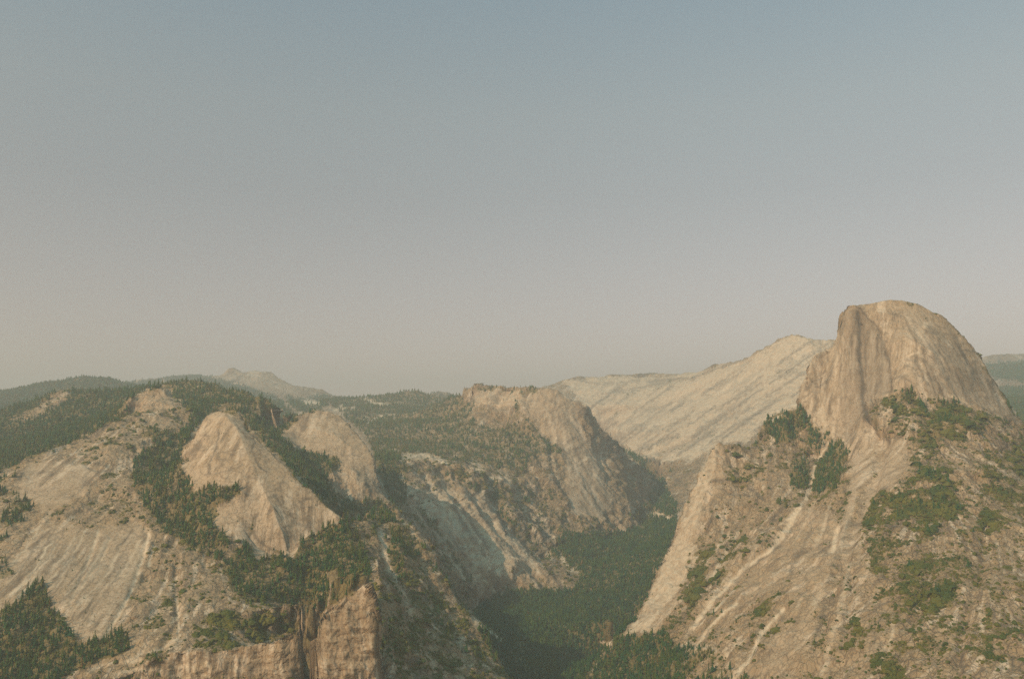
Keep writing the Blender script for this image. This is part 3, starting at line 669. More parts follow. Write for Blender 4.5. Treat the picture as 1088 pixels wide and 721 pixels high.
region(12, 'hill', 'dark bluish wooded hill far off at the left edge', [(-200,440),(0,413),(60,400),(100,395),(142,406),(160,412),(76,411),(60,413),(0,432)])
region(13, 'mountain', 'faint pale summits on the skyline behind the left forest', [(120,410),(165,398),(240,390),(250,386),(295,392),(355,418),(345,424),(315,438),(285,419),(250,409),(205,399),(172,405)])
region(14, 'wooded_ridge', 'dark wooded ridge behind the pointed dome and the left spur', [(-200,450),(0,432),(60,412),(130,411),(150,407),(172,404),(205,398),(250,409),(285,418),(318,446),(300,458),(303,472),(292,484),(262,452),(240,433),(222,441),(206,436),(187,424),(177,412),(165,410),(134,425),(143,438),(60,476),(0,500),(-200,560)])
region(15, 'valley_floor', 'flat valley floor hidden under dark forest at the bottom centre', [(490,668),(516,643),(545,628),(608,627),(620,612),(604,600),(582,589),(600,566),(655,566),(690,560),(720,548),(712,580),(703,602),(687,634),(676,658),(662,672),(645,681),(620,721),(600,800),(590,800),(541,720),(516,678),(503,655)])
region(16, 'canyon_floor', 'narrow wooded canyon floor climbing between the far cliff and the pale mountain', [(640,466),(660,476),(690,488),(705,490),(722,503),(738,512),(720,548),(690,560),(700,520),(660,478)])
region(17, 'mountain', 'low dark ridge and pale skyline far off at the right edge', [(1035,380),(1062,372),(1300,365),(1300,520),(1090,455),(1062,410)])
rmap = np.full((MH, MW), 0.0)
for i in sorted(REG):
    if REG[i][2]: poly(rmap, REG[i][2], i, 'set')
def rlook(px, py):
    return rmap[np.clip((py-MY).astype(int), 0, MH-1), np.clip((px-MX).astype(int), 0, MW-1)].astype(int)
R = rlook(PX, PY)
ridx = np.maximum.accumulate(np.where(VIS, np.arange(ROWS)[:, None], 0), 0)
R = np.take_along_axis(R, ridx, 0)
R[:, :][Y > 7800] = np.where(np.isin(R[Y > 7800], (0, 3, 4, 5, 14)), 13, R[Y > 7800])

# ------------------------------------------------------------------ materials
def nodes(m):
    m.use_nodes = True; nt = m.node_tree; nt.nodes.clear(); return nt
def mk(nt, t, **kw):
    n = nt.nodes.new(t)
    for k, v in kw.items():
        if k in ('inputs',):
            for a, b in v.items(): n.inputs[a].default_value = b
        else: setattr(n, k, v)
    return n
def mix(nt, fac, a, b, blend='MIX'):
    n = mk(nt, 'ShaderNodeMix', data_type='RGBA', blend_type=blend)
    for s, v in ((0, fac), (6, a), (7, b)):
        if hasattr(v, 'links') or hasattr(v, 'is_linked'): nt.links.new(v, n.inputs[s])
        else: n.inputs[s].default_value = v if s == 0 else (*v, 1)
    return n.outputs[2]
def ramp(nt, src, a, b):
    n = mk(nt, 'ShaderNodeMapRange'); n.inputs[1].default_value = a; n.inputs[2].default_value = b
    nt.links.new(src, n.inputs[0]); return n.outputs[0]

def rock_material():
    m = bpy.data.materials.new('granite'); nt = nodes(m); lk = nt.links.new
    geo = mk(nt, 'ShaderNodeTexCoord'); at = mk(nt, 'ShaderNodeAttribute', attribute_name='cover')
    sep = mk(nt, 'ShaderNodeSeparateColor'); lk(at.outputs['Color'], sep.inputs[0])
    mp = mk(nt, 'ShaderNodeMapping', inputs={'Scale': (1, 1, .3)}); lk(geo.outputs['Object'], mp.inputs[0])
    def ns(scale, detail, vec=None, rough=.6):
        n = mk(nt, 'ShaderNodeTexNoise', inputs={'Scale': scale, 'Detail': detail, 'Roughness': rough})
        lk(vec or geo.outputs['Object'], n.inputs['Vector']); return n.outputs['Fac']
    big = ns(.004, 5); mid = ns(.03, 5, mp.outputs[0]); fine = ns(.16, 3)
    c = mix(nt, ramp(nt, big, .35, .65), ROCK_A, ROCK_B)
    c = mix(nt, ramp(nt, mid, .42, .70), c, ROCK_C)
    c = mix(nt, ramp(nt, fine, .56, .74), c, ROCK_D)
    c2 = mix(nt, ramp(nt, big, .35, .65), BARE_A, BARE_B)
    c2 = mix(nt, ramp(nt, mid, .45, .75), c2, BARE_C)
    c2 = mix(nt, ramp(nt, fine, .54, .70), c2, ROCK_C)
    c = mix(nt, at.outputs['Alpha'], c, c2)
    sa = mk(nt, 'ShaderNodeAttribute', attribute_name='streak')
    c = mix(nt, ramp(nt, sa.outputs['Fac'], .60, 1.02), c, ROCK_E)
    c = mix(nt, ramp(nt, sa.outputs['Fac'], .42, .05), c, BARE_D)
    up = mk(nt, 'ShaderNodeMapping', inputs={'Scale': (1, 1, .10)}); lk(geo.outputs['Object'], up.inputs[0])
    stn = mk(nt, 'ShaderNodeMath', operation='MULTIPLY'); lk(ramp(nt, ns(.035, 4, up.outputs[0], .65), .54, .72), stn.inputs[0]); stn.inputs[1].default_value = .55
    c = mix(nt, stn.outputs[0], c, ROCK_E)
    ck = None
    for scale_, wd_ in ((.016, .035), (.05, .045)):
        wn = mk(nt, 'ShaderNodeTexNoise', inputs={'Scale': scale_*2.5, 'Detail': 3}); lk(mp.outputs[0], wn.inputs['Vector'])
        wm = mk(nt, 'ShaderNodeMix', data_type='VECTOR', inputs={0: .0}); 
        va = mk(nt, 'ShaderNodeVectorMath', operation='MULTIPLY_ADD'); lk(wn.outputs['Color'], va.inputs[0]); va.inputs[1].default_value = (.55/scale_,)*3; lk(mp.outputs[0], va.inputs[2])
        vo = mk(nt, 'ShaderNodeTexVoronoi', feature='DISTANCE_TO_EDGE', inputs={'Scale': scale_}); lk(va.outputs[0], vo.inputs['Vector'])
        nt.nodes.remove(wm)
        r_ = ramp(nt, vo.outputs['Distance'], wd_, 0.0)
        if ck is None: ck = r_
        else:
            mx = mk(nt, 'ShaderNodeMath', operation='MAXIMUM'); lk(ck, mx.inputs[0]); lk(r_, mx.inputs[1]); ck = mx.outputs[0]
    cs = mk(nt, 'ShaderNodeMapRange', inputs={3: .50, 4: .46}); lk(at.outputs['Alpha'], cs.inputs[0])
    cm_ = mk(nt, 'ShaderNodeMath', operation='MULTIPLY', use_clamp=True); lk(ck, cm_.inputs[0]); lk(cs.outputs[0], cm_.inputs[1])
    c = mix(nt, cm_.outputs[0], c, STREAK)
    c = mix(nt, sep.outputs[1], c, PALE)                       # talus, fresh scars
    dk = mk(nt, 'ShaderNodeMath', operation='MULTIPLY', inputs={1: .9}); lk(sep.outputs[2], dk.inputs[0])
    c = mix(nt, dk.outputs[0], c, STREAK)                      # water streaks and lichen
    sc = ns(.13, 4, rough=.7)
    gm = mk(nt, 'ShaderNodeMath', operation='MULTIPLY_ADD', use_clamp=True, inputs={1: 1.5}); lk(sep.outputs[0], gm.inputs[0])
    of = mk(nt, 'ShaderNodeMath', operation='MULTIPLY_ADD', inputs={1: 1.4, 2: -.98}); lk(sc, of.inputs[0]); lk(of.outputs[0], gm.inputs[2])
    gate = mk(nt, 'ShaderNodeMath', operation='MULTIPLY', use_clamp=True, inputs={1: 2.0}); lk(sep.outputs[0], gate.inputs[0])
    gg = mk(nt, 'ShaderNodeMath', operation='MULTIPLY'); lk(gm.outputs[0], gg.inputs[0]); lk(gate.outputs[0], gg.inputs[1])
    veg = mix(nt, ramp(nt, mid, .35, .65), SCRUB_A, SCRUB_B)
    c = mix(nt, gg.outputs[0], c, veg)
    b = mk(nt, 'ShaderNodeBsdfPrincipled', inputs={'Roughness': .9, 'Specular IOR Level': .2}); lk(c, b.inputs['Base Color'])
    bump = mk(nt, 'ShaderNodeBump', inputs={'Strength': .8, 'Distance': 5.0})
    bn = ns(.12, 5, mp.outputs[0], .65); hh = mk(nt, 'ShaderNodeMath', operation='MULTIPLY_ADD', inputs={1: -.6}); lk(ck, hh.inputs[0]); lk(bn, hh.inputs[2]); lk(hh.outputs[0], bump.inputs['Height']); bs = mk(nt, 'ShaderNodeMapRange', inputs={3: .85, 4: .22}); lk(at.outputs['Alpha'], bs.inputs[0]); lk(bs.outputs[0], bump.inputs['Strength']); lk(bump.outputs[0], b.inputs['Normal'])
    out = mk(nt, 'ShaderNodeOutputMaterial'); lk(b.outputs[0], out.inputs['Surface'])
    return m
ROCK_A, ROCK_B, ROCK_C, ROCK_D = (.275,.172,.086), (.34,.222,.122), (.215,.132,.064), (.095,.064,.026)
BARE_A, BARE_B, BARE_C, BARE_D = (.36,.24,.142), (.42,.292,.188), (.29,.19,.108), (.46,.33,.22)
PALE, STREAK, ROCK_E = (.53,.39,.26), (.07,.052,.036), (.18,.12,.072)
SCRUB_A, SCRUB_B = (.125,.088,.026), (.185,.125,.048)
M_ROCK = rock_material()

def leaf_material(name, cols):
    m = bpy.data.materials.new(name); nt = nodes(m); lk = nt.links.new
    at = mk(nt, 'ShaderNodeAttribute', attribute_name='tint')
    cr = mk(nt, 'ShaderNodeValToRGB'); el = cr.color_ramp.elements
    while len(el) < len(cols): el.new(.5)
    for e, (p, c) in zip(el, cols): e.position = p; e.color = (*c, 1)
    lk(at.outputs['Fac'], cr.inputs[0])
    no = mk(nt, 'ShaderNodeTexNoise', inputs={'Scale': .6, 'Detail': 2}); tc = mk(nt, 'ShaderNodeTexCoord'); lk(tc.outputs['Object'], no.inputs['Vector'])
    c = mix(nt, ramp(nt, no.outputs['Fac'], .35, .75), cr.outputs[0], (.028, .048, .009)); 
    b = mk(nt, 'ShaderNodeBsdfPrincipled', inputs={'Roughness': .8, 'Specular IOR Level': .2}); lk(c, b.inputs['Base Color'])
    out = mk(nt, 'ShaderNodeOutputMaterial'); lk(b.outputs[0], out.inputs['Surface'])
    return m
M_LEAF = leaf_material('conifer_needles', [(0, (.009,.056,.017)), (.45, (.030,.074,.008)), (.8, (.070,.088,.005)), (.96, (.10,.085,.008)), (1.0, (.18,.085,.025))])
M_SHRUB = leaf_material('shrub_leaves', [(0, (.045,.055,.004)), (.5, (.095,.080,.005)), (1.0, (.15,.108,.012))])
def bark_material():
    m = bpy.data.materials.new('bark'); nt = nodes(m); lk = nt.links.new
    no = mk(nt, 'ShaderNodeTexNoise', inputs={'Scale': 2.0, 'Detail': 4}); tc = mk(nt, 'ShaderNodeTexCoord'); lk(tc.outputs['Object'], no.inputs['Vector'])
    c = mix(nt, no.outputs['Fac'], (.10,.065,.04), (.19,.13,.085))
    b = mk(nt, 'ShaderNodeBsdfPrincipled', inputs={'Roughness': .9}); lk(c, b.inputs['Base Color'])
    out = mk(nt, 'ShaderNodeOutputMaterial'); lk(b.outputs[0], out.inputs['Surface'])
    return m
M_BARK = bark_material()

# ------------------------------------------------------------------ mesh helpers
COL = bpy.context.scene.collection
def make_mesh(name, verts, faces, mat, attrs=None, smooth=False):
    """faces: int array (n, 3) or (n, 4)"""
    me = bpy.data.meshes.new(name); n, k = faces.shape
    me.vertices.add(len(verts)); me.vertices.foreach_set('co', np.ascontiguousarray(verts, np.float32).ravel())
    me.loops.add(n*k); me.loops.foreach_set('vertex_index', np.ascontiguousarray(faces, np.int32).ravel())
    me.polygons.add(n); me.polygons.foreach_set('loop_start', np.arange(0, n*k, k, dtype=np.int32))
    me.polygons.foreach_set('use_smooth', np.full(n, smooth))
    me.update(calc_edges=True)
    for a, (typ, d) in (attrs or {}).items():
        at = me.attributes.new(a, typ, 'POINT')
        at.data.foreach_set('color' if typ == 'FLOAT_COLOR' else 'value', np.ascontiguousarray(d, np.float32).ravel())
    me.materials.append(mat)
    return me
def link(name, me, parent=None, label=None, cat=None, group=None, kind=None):
    o = bpy.data.objects.new(name, me); COL.objects.link(o)
    if parent is not None: o.parent = parent
    for k, v in (('label', label), ('category', cat), ('group', group), ('kind', kind)):
        if v: o[k] = v
    return o

# ------------------------------------------------------------------ land
CAT = {'mountain_slope': 'mountainside', 'granite_dome': 'dome', 'rock_pillar': 'rock pillar', 'canyon_wall': 'canyon wall', 'mountain': 'mountain',
       'forested_plateau': 'plateau', 'hill': 'hill', 'wooded_ridge': 'ridge', 'valley_floor': 'valley', 'canyon_floor': 'canyon'}
idx = np.arange(ROWS*COLS).reshape(ROWS, COLS)
quads = np.stack([idx[:-1, :-1], idx[:-1, 1:], idx[1:, 1:], idx[1:, :-1]], -1).reshape(-1, 4)
qreg = R[:-1, :-1].ravel()
VP = np.stack([X, Y, Z+CAMZ], -1).reshape(-1, 3)
streak = np.clip(FL*.25+.5, 0, 1)
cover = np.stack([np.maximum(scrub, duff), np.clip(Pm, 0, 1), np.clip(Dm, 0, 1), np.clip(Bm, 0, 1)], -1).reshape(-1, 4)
for i in sorted(REG):
    q = quads[qreg == i]
    if not len(q): continue
    used, inv = np.unique(q, return_inverse=True)
    me = make_mesh(REG[i][0], VP[used], inv.reshape(-1, 4), M_ROCK, {'cover': ('FLOAT_COLOR', cover[used]), 'streak': ('FLOAT', streak.ravel()[used])}, True)
    link(REG[i][0], me, label=REG[i][1], cat=CAT[REG[i][0]], kind='structure')
log('land')

# ground round the viewpoint and out to the horizon, far below
def ground_sheet():
    rr = np.concatenate([[0, 3, 5, 7, 12, 30, 80, 180, 350, 600, 900], ])
    zz = np.array([-2.2, -2.4, -4.5, -9, -30, -110, -300, -560, -800, -930, -957.0])
    th = np.linspace(0, 2*math.pi, 121)[:-1]
    r, t = np.meshgrid(rr, th, indexing='ij'); z = np.repeat(zz[:, None], 120, 1)
    x = r*np.sin(t); y = r*np.cos(t)
    n = fbm(x, y, z, 160, 4, 201, ridged=True)*np.clip(r/40, 0, 1)*14
    v = np.stack([x, y, z+CAMZ+n*(r < 800)], -1).reshape(-1, 3)
    k = np.arange(len(rr)*120).reshape(len(rr), 120); kn = np.roll(k, -1, 1)
    q = np.stack([k[:-1], kn[:-1], kn[1:], k[1:]], -1)[..., ::-1].reshape(-1, 4)
    c = np.tile([.35, 0, 0, 1], (len(v), 1))
    return make_mesh('viewpoint_cliff', v, q, M_ROCK, {'cover': ('FLOAT_COLOR', c)}, True)
link('viewpoint_cliff', ground_sheet(), label='granite viewpoint cliff below the camera dropping to the valley', cat='cliff', kind='structure')
gx = np.linspace(-24000, 24000, 41); gg = np.stack(np.meshgrid(gx, gx, indexing='xy'), -1).reshape(-1, 2)
gv = np.concatenate([gg, np.full((len(gg), 1), CAMZ-1010)], 1); gk = np.arange(41*41).reshape(41, 41)
gq = np.stack([gk[:-1, :-1], gk[:-1, 1:], gk[1:, 1:], gk[1:, :-1]], -1).reshape(-1, 4)
link('ground', make_mesh('ground', gv, gq, M_ROCK, {'cover': ('FLOAT_COLOR', np.tile([.8, 0, 0, 1], (len(gv), 1)))}), label='low ground running out to the horizon under the mountains', cat='ground', kind='structure')

# ------------------------------------------------------------------ vegetation
def conifer_template(seed, tiers, sides, trunk=True):
    """unit-height conifer: ragged drooping tiers"""
    r = np.random.default_rng(seed); vs = []; fs = []
    wdt = r.uniform(.13, .20)
    for k in range(tiers):
        f = k/tiers; zb = .10+.86*f*(.95+.1*r.random()); zt = min(1.0, zb+(1.55/tiers)*(1-.2*f))
        if k == tiers-1: zt = 1.0
        rad = wdt*(1-f)**.8*(1+.15*r.normal())+.012
        base = len(vs); off = r.normal(size=2)*.012
        vs.append((off[0]*.3, off[1]*.3, zt))
        a0 = r.uniform(0, 6.28)
        for q in range(sides):
            a = a0+6.283*q/sides+r.normal()*.15; rq = rad*(1+.32*r.normal()); 
            vs.append((off[0]+rq*math.cos(a), off[1]+rq*math.sin(a), zb+r.normal()*.025))
        for q in range(sides): fs.append((base, base+1+q, base+1+(q+1) % sides))
    ncrown = len(fs)
    if trunk:
        base = len(vs)
        for q in range(3):
            a = 2.09*q; vs.append((.014*math.cos(a), .014*math.sin(a), -.06)); 
        vs.append((0, 0, .5))
        for q in range(3): fs.append((base+q, base+(q+1) % 3, base+3))
    return np.array(vs), np.array(fs), ncrown
def shrub_template(seed, n=7):
    r = np.random.default_rng(seed); vs = [(0, 0, 1.0)]; fs = []
    for ring, (z, rad) in enumerate(((.62, .62), (-.15, .85))):
        for q in range(n):
            a = 6.283*(q+.5*ring)/n; k = rad*(1+.28*r.normal()); vs.append((k*math.cos(a), k*math.sin(a), z+.12*r.normal()))
    for q in range(n):
        q2 = (q+1) % n
        fs += [(0, 1+q, 1+q2), (1+q, 1+n+q, 1+q2), (1+q2, 1+n+q, 1+n+q2)]
    return np.array(vs), np.array(fs)

# quad areas and probabilities
P3 = np.stack([X, Y, Z], -1)
ar = np.linalg.norm(np.cross(P3[1:, :-1]-P3[:-1, :-1], P3[:-1, 1:]-P3[:-1, :-1]), axis=-1)
hz = ar*np.abs(N[:-1, :-1, 2])
qv = VIS[:-1, :-1] & VIS[1:, 1:] & (PX[:-1, :-1] > -90) & (PX[:-1, :-1] < 1180) & (PY[:-1, :-1] < 790)
def scatter(dens, seed):
    r = np.random.default_rng(seed)
    lam = np.where(qv, dens, 0).ravel(); cnt = r.poisson(np.minimum(lam, 30))
    qi = np.repeat(np.arange(len(cnt)), cnt)
    a, b = np.divmod(qi, COLS-1); u, w_ = r.random(len(qi)), r.random(len(qi))
    p00 = P3[a, b]; p = p00+(P3[a, b+1]-p00)*u[:, None]+(P3[a+1, b]-p00)*w_[:, None]
    return p, a, b
T_ = Tm[:-1, :-1]; Yq = Y[:-1, :-1]; pq = patch[:-1, :-1]; sl = slope[:-1, :-1]; st = np.clip((1.02-sl)/.25, 0.1, 1)
sp = np.where(Yq < 3000, 85., np.where(Yq < 4500, 105., 175.)); sp = np.where(np.isin(R[:-1, :-1], (15, 16)), sp*.62, sp)
tdens = np.clip(T_*1.05+pq*(.30*(T_ < .95)+.12)-.12, 0, 1.1)**1.4*ar*st/sp
# lone trees on the slopes between the woods
tdens += np.clip(pq*.9-.12, 0, 1)*np.clip(1-Bm[:-1, :-1]*1.25, 0, 1)*(1-.7*Pm[:-1, :-1])*ar/np.where(Yq < 3500, 1500., 2200.)*(Yq < 7500)
tp, ta, tb = scatter(tdens, 11)
sdens = np.clip(scrub[:-1, :-1]+.05-.12*Bm[:-1, :-1], 0, 1)*(1-.5*T_)*ar*(1+1.2*(Sm[:-1, :-1] > .9))*np.clip((1.03-sl)/.25, .15, 1)/np.where(Yq < 3200, 45., 90.)*(Yq < 5600)
sp_, sa, sb = scatter(sdens, 12)
log('plants', len(tp), len(sp_))

r = np.random.default_rng(3)
th_ = np.clip(r.gamma(7, 2.45, len(tp)), 6, 38)*np.where(tp[:, 1] > 5000, 1.15, 1.0)
lone = T_[ta, tb] < .3
th_[lone] *= .62; th_[Bm[ta, tb] > .5] *= .5
tt = np.clip(.53+.9*noise3(tp[:, 0]/60, tp[:, 1]/60, tp[:, 2]/60, 301)+r.normal(0, .26, len(tp)), 0, .97)
tt[np.isin(R[ta, tb], (15, 16))] -= .22; tt[np.isin(R[ta, tb], (9, 10, 11))] += .28; tt = np.clip(tt, 0, .97)  # valley trees greener; far trees lightened, distance haze put into their tint
tt[r.random(len(tp)) < .012] = 1.0
tpx, tpy = project(tp[:, 0], tp[:, 1], tp[:, 2]+th_*.6)
infr = (tpx > 3) & (tpx < 1084) & (tpy > 0) & (tpy < 719)
size = np.where(infr, th_/tp[:, 1], 0)
order = np.argsort(-size); single = order[:300]
is_single = np.zeros(len(tp), bool); is_single[single] = True

def forest_mesh(name, sel, tiers, sides, nvar, mat, template, seed, hs, wid=1.0, tint=None, pos=None, sink=.02):
    r = np.random.default_rng(seed)
    VV, FF, TT = [], [], []; base = 0
    var = r.integers(0, nvar, len(sel))
    for v in range(nvar):
        k = sel[var == v]
        if not len(k): continue
        tv, tf = template(seed*50+v)
        a = r.uniform(0, 6.283, len(k)); ca, sa_ = np.cos(a), np.sin(a)
        h = hs[k]; wv = h*wid*r.uniform(.75, 1.5, len(k))
        x = tv[None, :, 0]*ca[:, None]-tv[None, :, 1]*sa_[:, None]; y = tv[None, :, 0]*sa_[:, None]+tv[None, :, 1]*ca[:, None]
        o = np.empty((len(k), len(tv), 3)); o[..., 0] = pos[k, 0][:, None]+x*wv[:, None]; o[..., 1] = pos[k, 1][:, None]+y*wv[:, None]
        o[..., 2] = pos[k, 2][:, None]+CAMZ+(tv[None, :, 2]-sink)*h[:, None]
        VV.append(o.reshape(-1, 3)); FF.append((tf[None]+(np.arange(len(k))*len(tv))[:, None, None]+base).reshape(-1, 3))
        TT.append(np.repeat(tint[k], len(tv))); base += len(k)*len(tv)
    return make_mesh(name, np.concatenate(VV), np.concatenate(FF), mat, {'tint': ('FLOAT', np.concatenate(TT))})

near = lambda s: conifer_template(s, 5, 6)[:2]
farT = lambda s: conifer_template(s, 3, 5, False)[:2]
treg = R[ta, tb]
WOODS = [
    ('conifer_forest', 'dark conifer forest covering the wooded ridge and the saddles around the pointed dome', (0, 3, 4, 5, 14, 6)),
    ('conifer_forest', 'dark green conifer forest carpeting the shaded valley floor and narrow canyon', (15, 16, 8, 7)),
    ('conifer_forest', 'conifers on the brown mountainside below the great cleft dome', (1, 2)),
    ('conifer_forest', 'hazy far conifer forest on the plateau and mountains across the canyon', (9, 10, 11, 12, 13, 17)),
]
for name, label, regs in WOODS:
    m = np.isin(treg, regs) & ~is_single
    for part, cond in (('', m),):
        sel = np.where(cond)[0]
        if not len(sel): continue
        nearest = tp[sel, 1].mean() < 4200
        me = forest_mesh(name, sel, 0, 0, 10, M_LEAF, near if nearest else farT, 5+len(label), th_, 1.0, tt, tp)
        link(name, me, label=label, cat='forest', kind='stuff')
sh_h = np.clip(np.random.default_rng(4).gamma(4, .75, len(sp_)), 1.2, 8)*np.where(sp_[:, 1] > 3200, 1.35, 1)
sh_h *= 1+.6*(Sm[sa, sb] > .9)
sh_t = np.clip(.5+.9*noise3(sp_[:, 0]/50, sp_[:, 1]/50, sp_[:, 2]/50, 401)+np.random.default_rng(5).normal(0, .2, len(sp_)), 0, 1)
sreg = R[sa, sb]
for label, cond in (('low olive brush dotted over the left upland, its slabs and the pillar', ~np.isin(sreg, (1, 2, 10))), ('olive green brush in patches over the brown mountainside below the cleft dome', np.isin(sreg, (1, 2, 10)))):
    sel = np.where(cond)[0]
    if len(sel):
        link('brush', forest_mesh('brush', sel, 0, 0, 8, M_SHRUB, lambda s: shrub_template(s, 6), 77, sh_h, 1.15, sh_t, sp_, .1), label=label, cat='brush', kind='stuff')
log('forest meshes')

# the 300 trees that show largest: one object each, trunk and crown
def crown_detail(seed):
    r = np.random.default_rng(seed); vs = []; fs = []
    tiers = 9; wdt = r.uniform(.13, .19)
    for k in range(tiers):
        f = k/tiers; zb = .14+.80*f; nb = 9 if k < 6 else 6
        rad = wdt*(1-f)**.75*(1+.12*r.normal())+.015; a0 = r.uniform(0, 6.28)
        for q in range(nb):
            a = a0+6.283*q/nb+r.normal()*.2; rq = rad*(1+.3*r.normal()); w2 = 3.4/nb*.9
            zt = zb+.12*(1-.4*f)+.02*r.normal(); droop = zb-.02+.02*r.normal(); b = len(vs)
            vs += [(0, 0, min(zt, .995)), (rq*.72*math.cos(a-w2*.6), rq*.72*math.sin(a-w2*.6), droop+.025), (rq*math.cos(a), rq*math.sin(a), droop), (rq*.72*math.cos(a+w2*.6), rq*.72*math.sin(a+w2*.6), droop+.025)]
            fs += [(b, b+1, b+2), (b, b+2, b+3)]
    b = len(vs); vs.append((0, 0, 1.0))
    for q in range(5): vs.append((.03*math.cos(1.2566*q), .03*math.sin(1.2566*q), .84))
    for q in range(5): fs.append((b, b+1+q, b+1+(q+1) % 5))
    return np.array(vs), np.array(fs)
def trunk_detail():
    vs, fs = [], []
    for k, (z, rd) in enumerate(((-.07, .020), (.0, .016), (.3, .011), (.65, .006), (.97, .001))):
        for q in range(6): vs.append((rd*math.cos(1.0472*q), rd*math.sin(1.0472*q), z))
    for k in range(4):
        for q in range(6):
            a, b2 = k*6+q, k*6+(q+1) % 6; fs += [(a, b2, b2+6), (a, b2+6, a+6)]
    return np.array(vs), np.array(fs)
tv, tf = trunk_detail(); trunk_me = make_mesh('trunk', tv, tf, M_BARK)
crowns = []
for v in range(6):
    cv_, cf_ = crown_detail(900+v)
    for tn in (.1, .4, .7):
        crowns.append((tn, make_mesh('crown', cv_, cf_, M_LEAF, {'tint': ('FLOAT', np.full(len(cv_), tn))})))
rs = np.random.default_rng(8)
def where_is(px, py):
    if px < 150: return 'conifer in the dense grove below the streaked slab at lower left', 'conifers in the grove below the slab'
    if px < 405: return 'conifer near the dark cleft and the square-topped rock pillar', 'conifers around the rock pillar'
    if px < 625: return 'conifer on the shaded grey slope right of the pillar', 'conifers on the shaded slope'
    return 'conifer low on the brown mountainside at lower right', 'conifers on the lower right mountainside'
for k in single:
    lab, grp = where_is(tpx[k], tpy[k])
    root = link('conifer_tree', None, label=lab, cat='tree', group=grp)
    root.location = (tp[k, 0], tp[k, 1], tp[k, 2]+CAMZ-.02*th_[k]); h = th_[k]; wv = h*rs.uniform(.9, 1.3)
    root.scale = (wv, wv, h); root.rotation_euler = (0, 0, rs.uniform(0, 6.28))
    tn = tt[k]; c = crowns[rs.integers(0, 6)*3+int(np.argmin(np.abs(np.array([.1, .4, .7])-tn)))]
    link('trunk', trunk_me, root); link('crown', c[1], root)
log('trees')

# ------------------------------------------------------------------ light, air, sky, camera
SUN_AZ, SUN_EL = math.radians(230), math.radians(34)     # azimuth clockwise from the view direction (+Y)
SUN_STRENGTH, SKY_STRENGTH, EXPOSURE = 3.3, 0.11, 0.46
HAZE_D, HAZE_C = 0.000067, (.82, .79, .73)
SKY_TINT = (.72,.487,.395), (.79,.722,.60), (1.0,1.06,.88), (2.3,4.2,2.8)
sd = (math.sin(SUN_AZ)*math.cos(SUN_EL), math.cos(SUN_AZ)*math.cos(SUN_EL), math.sin(SUN_EL))
sun = bpy.data.lights.new('sun', 'SUN'); sun.energy = SUN_STRENGTH; sun.angle = math.radians(.6); sun.color = (1.0, .80, .575)
so = bpy.data.objects.new('sun', sun); COL.objects.link(so)
from mathutils import Vector
so.rotation_euler = Vector(sd).to_track_quat('Z', 'Y').to_euler(); so.location = (0, -200, CAMZ+500)

world = bpy.data.worlds.new('World'); bpy.context.scene.world = world; nt = nodes(world)
sky = mk(nt, 'ShaderNodeTexSky', sky_type='NISHITA', sun_disc=False, sun_elevation=SUN_EL, sun_rotation=SUN_AZ, altitude=2200, air_density=1.0, dust_density=3.0, ozone_density=1.0)
tc = mk(nt, 'ShaderNodeTexCoord'); sx = mk(nt, 'ShaderNodeSeparateXYZ'); nt.links.new(tc.outputs['Generated'], sx.inputs[0])
cr = mk(nt, 'ShaderNodeValToRGB'); el = cr.color_ramp.elements          # tan smoke low down; unseen overhead sky boosted teal to fill the shadows
for k_, (p_, c_) in enumerate(((0, SKY_TINT[0]), (.26, SKY_TINT[1]), (.46, SKY_TINT[2]), (1, SKY_TINT[3]))):
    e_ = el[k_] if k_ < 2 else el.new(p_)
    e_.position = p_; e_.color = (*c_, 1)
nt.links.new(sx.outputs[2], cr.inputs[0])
sa_ = mk(nt, 'ShaderNodeMapRange', inputs={1: .35, 2: .8, 3: .5, 4: 1.0}); nt.links.new(sx.outputs[2], sa_.inputs[0])
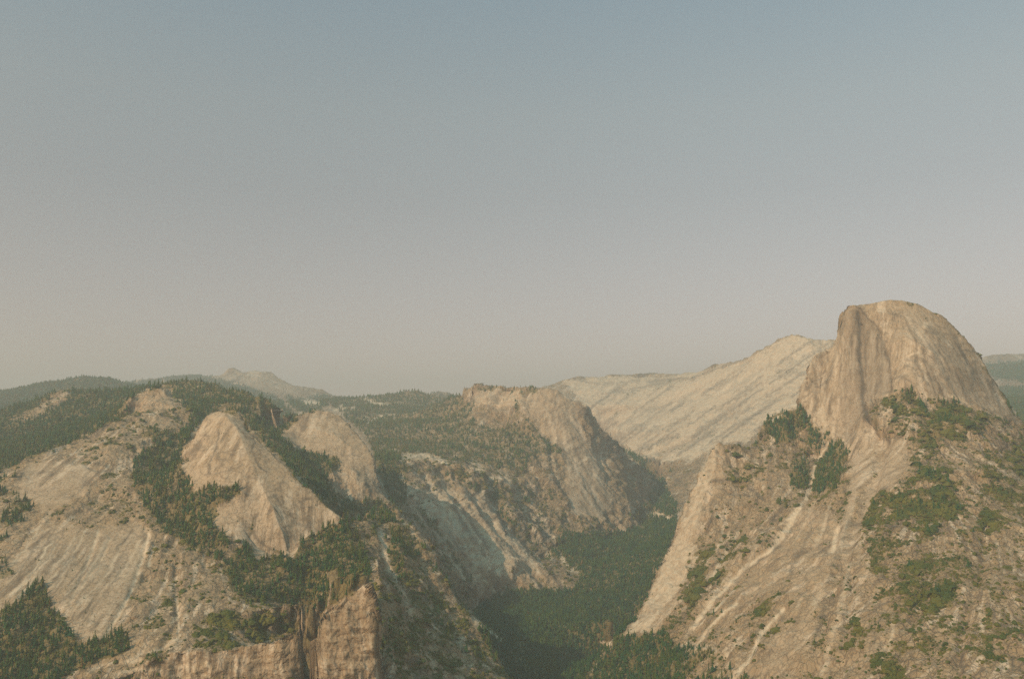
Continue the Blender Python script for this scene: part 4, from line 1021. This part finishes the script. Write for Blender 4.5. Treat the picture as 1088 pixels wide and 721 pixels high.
hs = mk(nt, 'ShaderNodeHueSaturation', inputs={'Value': 1.0}); nt.links.new(sky.outputs[0], hs.inputs['Color']); nt.links.new(sa_.outputs[0], hs.inputs['Saturation'])
class _O: pass
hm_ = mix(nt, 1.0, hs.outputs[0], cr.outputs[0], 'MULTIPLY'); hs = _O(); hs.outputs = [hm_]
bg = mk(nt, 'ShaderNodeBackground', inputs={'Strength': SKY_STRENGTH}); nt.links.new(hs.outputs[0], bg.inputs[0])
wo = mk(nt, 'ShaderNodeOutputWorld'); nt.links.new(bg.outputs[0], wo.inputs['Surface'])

hm = bpy.data.materials.new('haze'); nt = nodes(hm)
pv = mk(nt, 'ShaderNodeVolumePrincipled', inputs={'Color': (*HAZE_C, 1), 'Density': HAZE_D, 'Anisotropy': 0.1})
out = mk(nt, 'ShaderNodeOutputMaterial'); nt.links.new(pv.outputs[0], out.inputs['Volume'])
bx = np.array([(x, y, z) for z in (CAMZ-1011, CAMZ+1250) for y in (-24500, 24500) for x in (-24500, 24500)], float)
bf = np.array([(0, 2, 3, 1), (4, 5, 7, 6), (0, 1, 5, 4), (1, 3, 7, 5), (3, 2, 6, 7), (2, 0, 4, 6)])
hz_o = link('haze', make_mesh('haze', bx, bf, hm), label='warm smoky haze filling the whole valley', cat='haze', kind='stuff')

sc = bpy.context.scene
cam = bpy.data.cameras.new('camera'); cam.sensor_width = 36; cam.lens = F/1088*36; cam.clip_start = .5; cam.clip_end = 200000
co = bpy.data.objects.new('camera', cam); COL.objects.link(co); co.location = (0, 0, CAMZ); co.rotation_euler = (math.pi/2+TH, 0, 0)
sc.camera = co
sc.view_settings.view_transform = 'Standard'; sc.view_settings.look = 'None'; sc.view_settings.exposure = EXPOSURE; sc.view_settings.gamma = 1
sc.view_settings.use_curve_mapping = False
sc.render.engine = 'CYCLES'
cy = sc.cycles
cy.max_bounces = 3; cy.diffuse_bounces = 2; cy.glossy_bounces = 1; cy.volume_bounces = 0; cy.transmission_bounces = 0; cy.transparent_max_bounces = 2
cy.volume_step_rate = 10; cy.volume_max_steps = 16
cy.use_denoising = False
log('done')
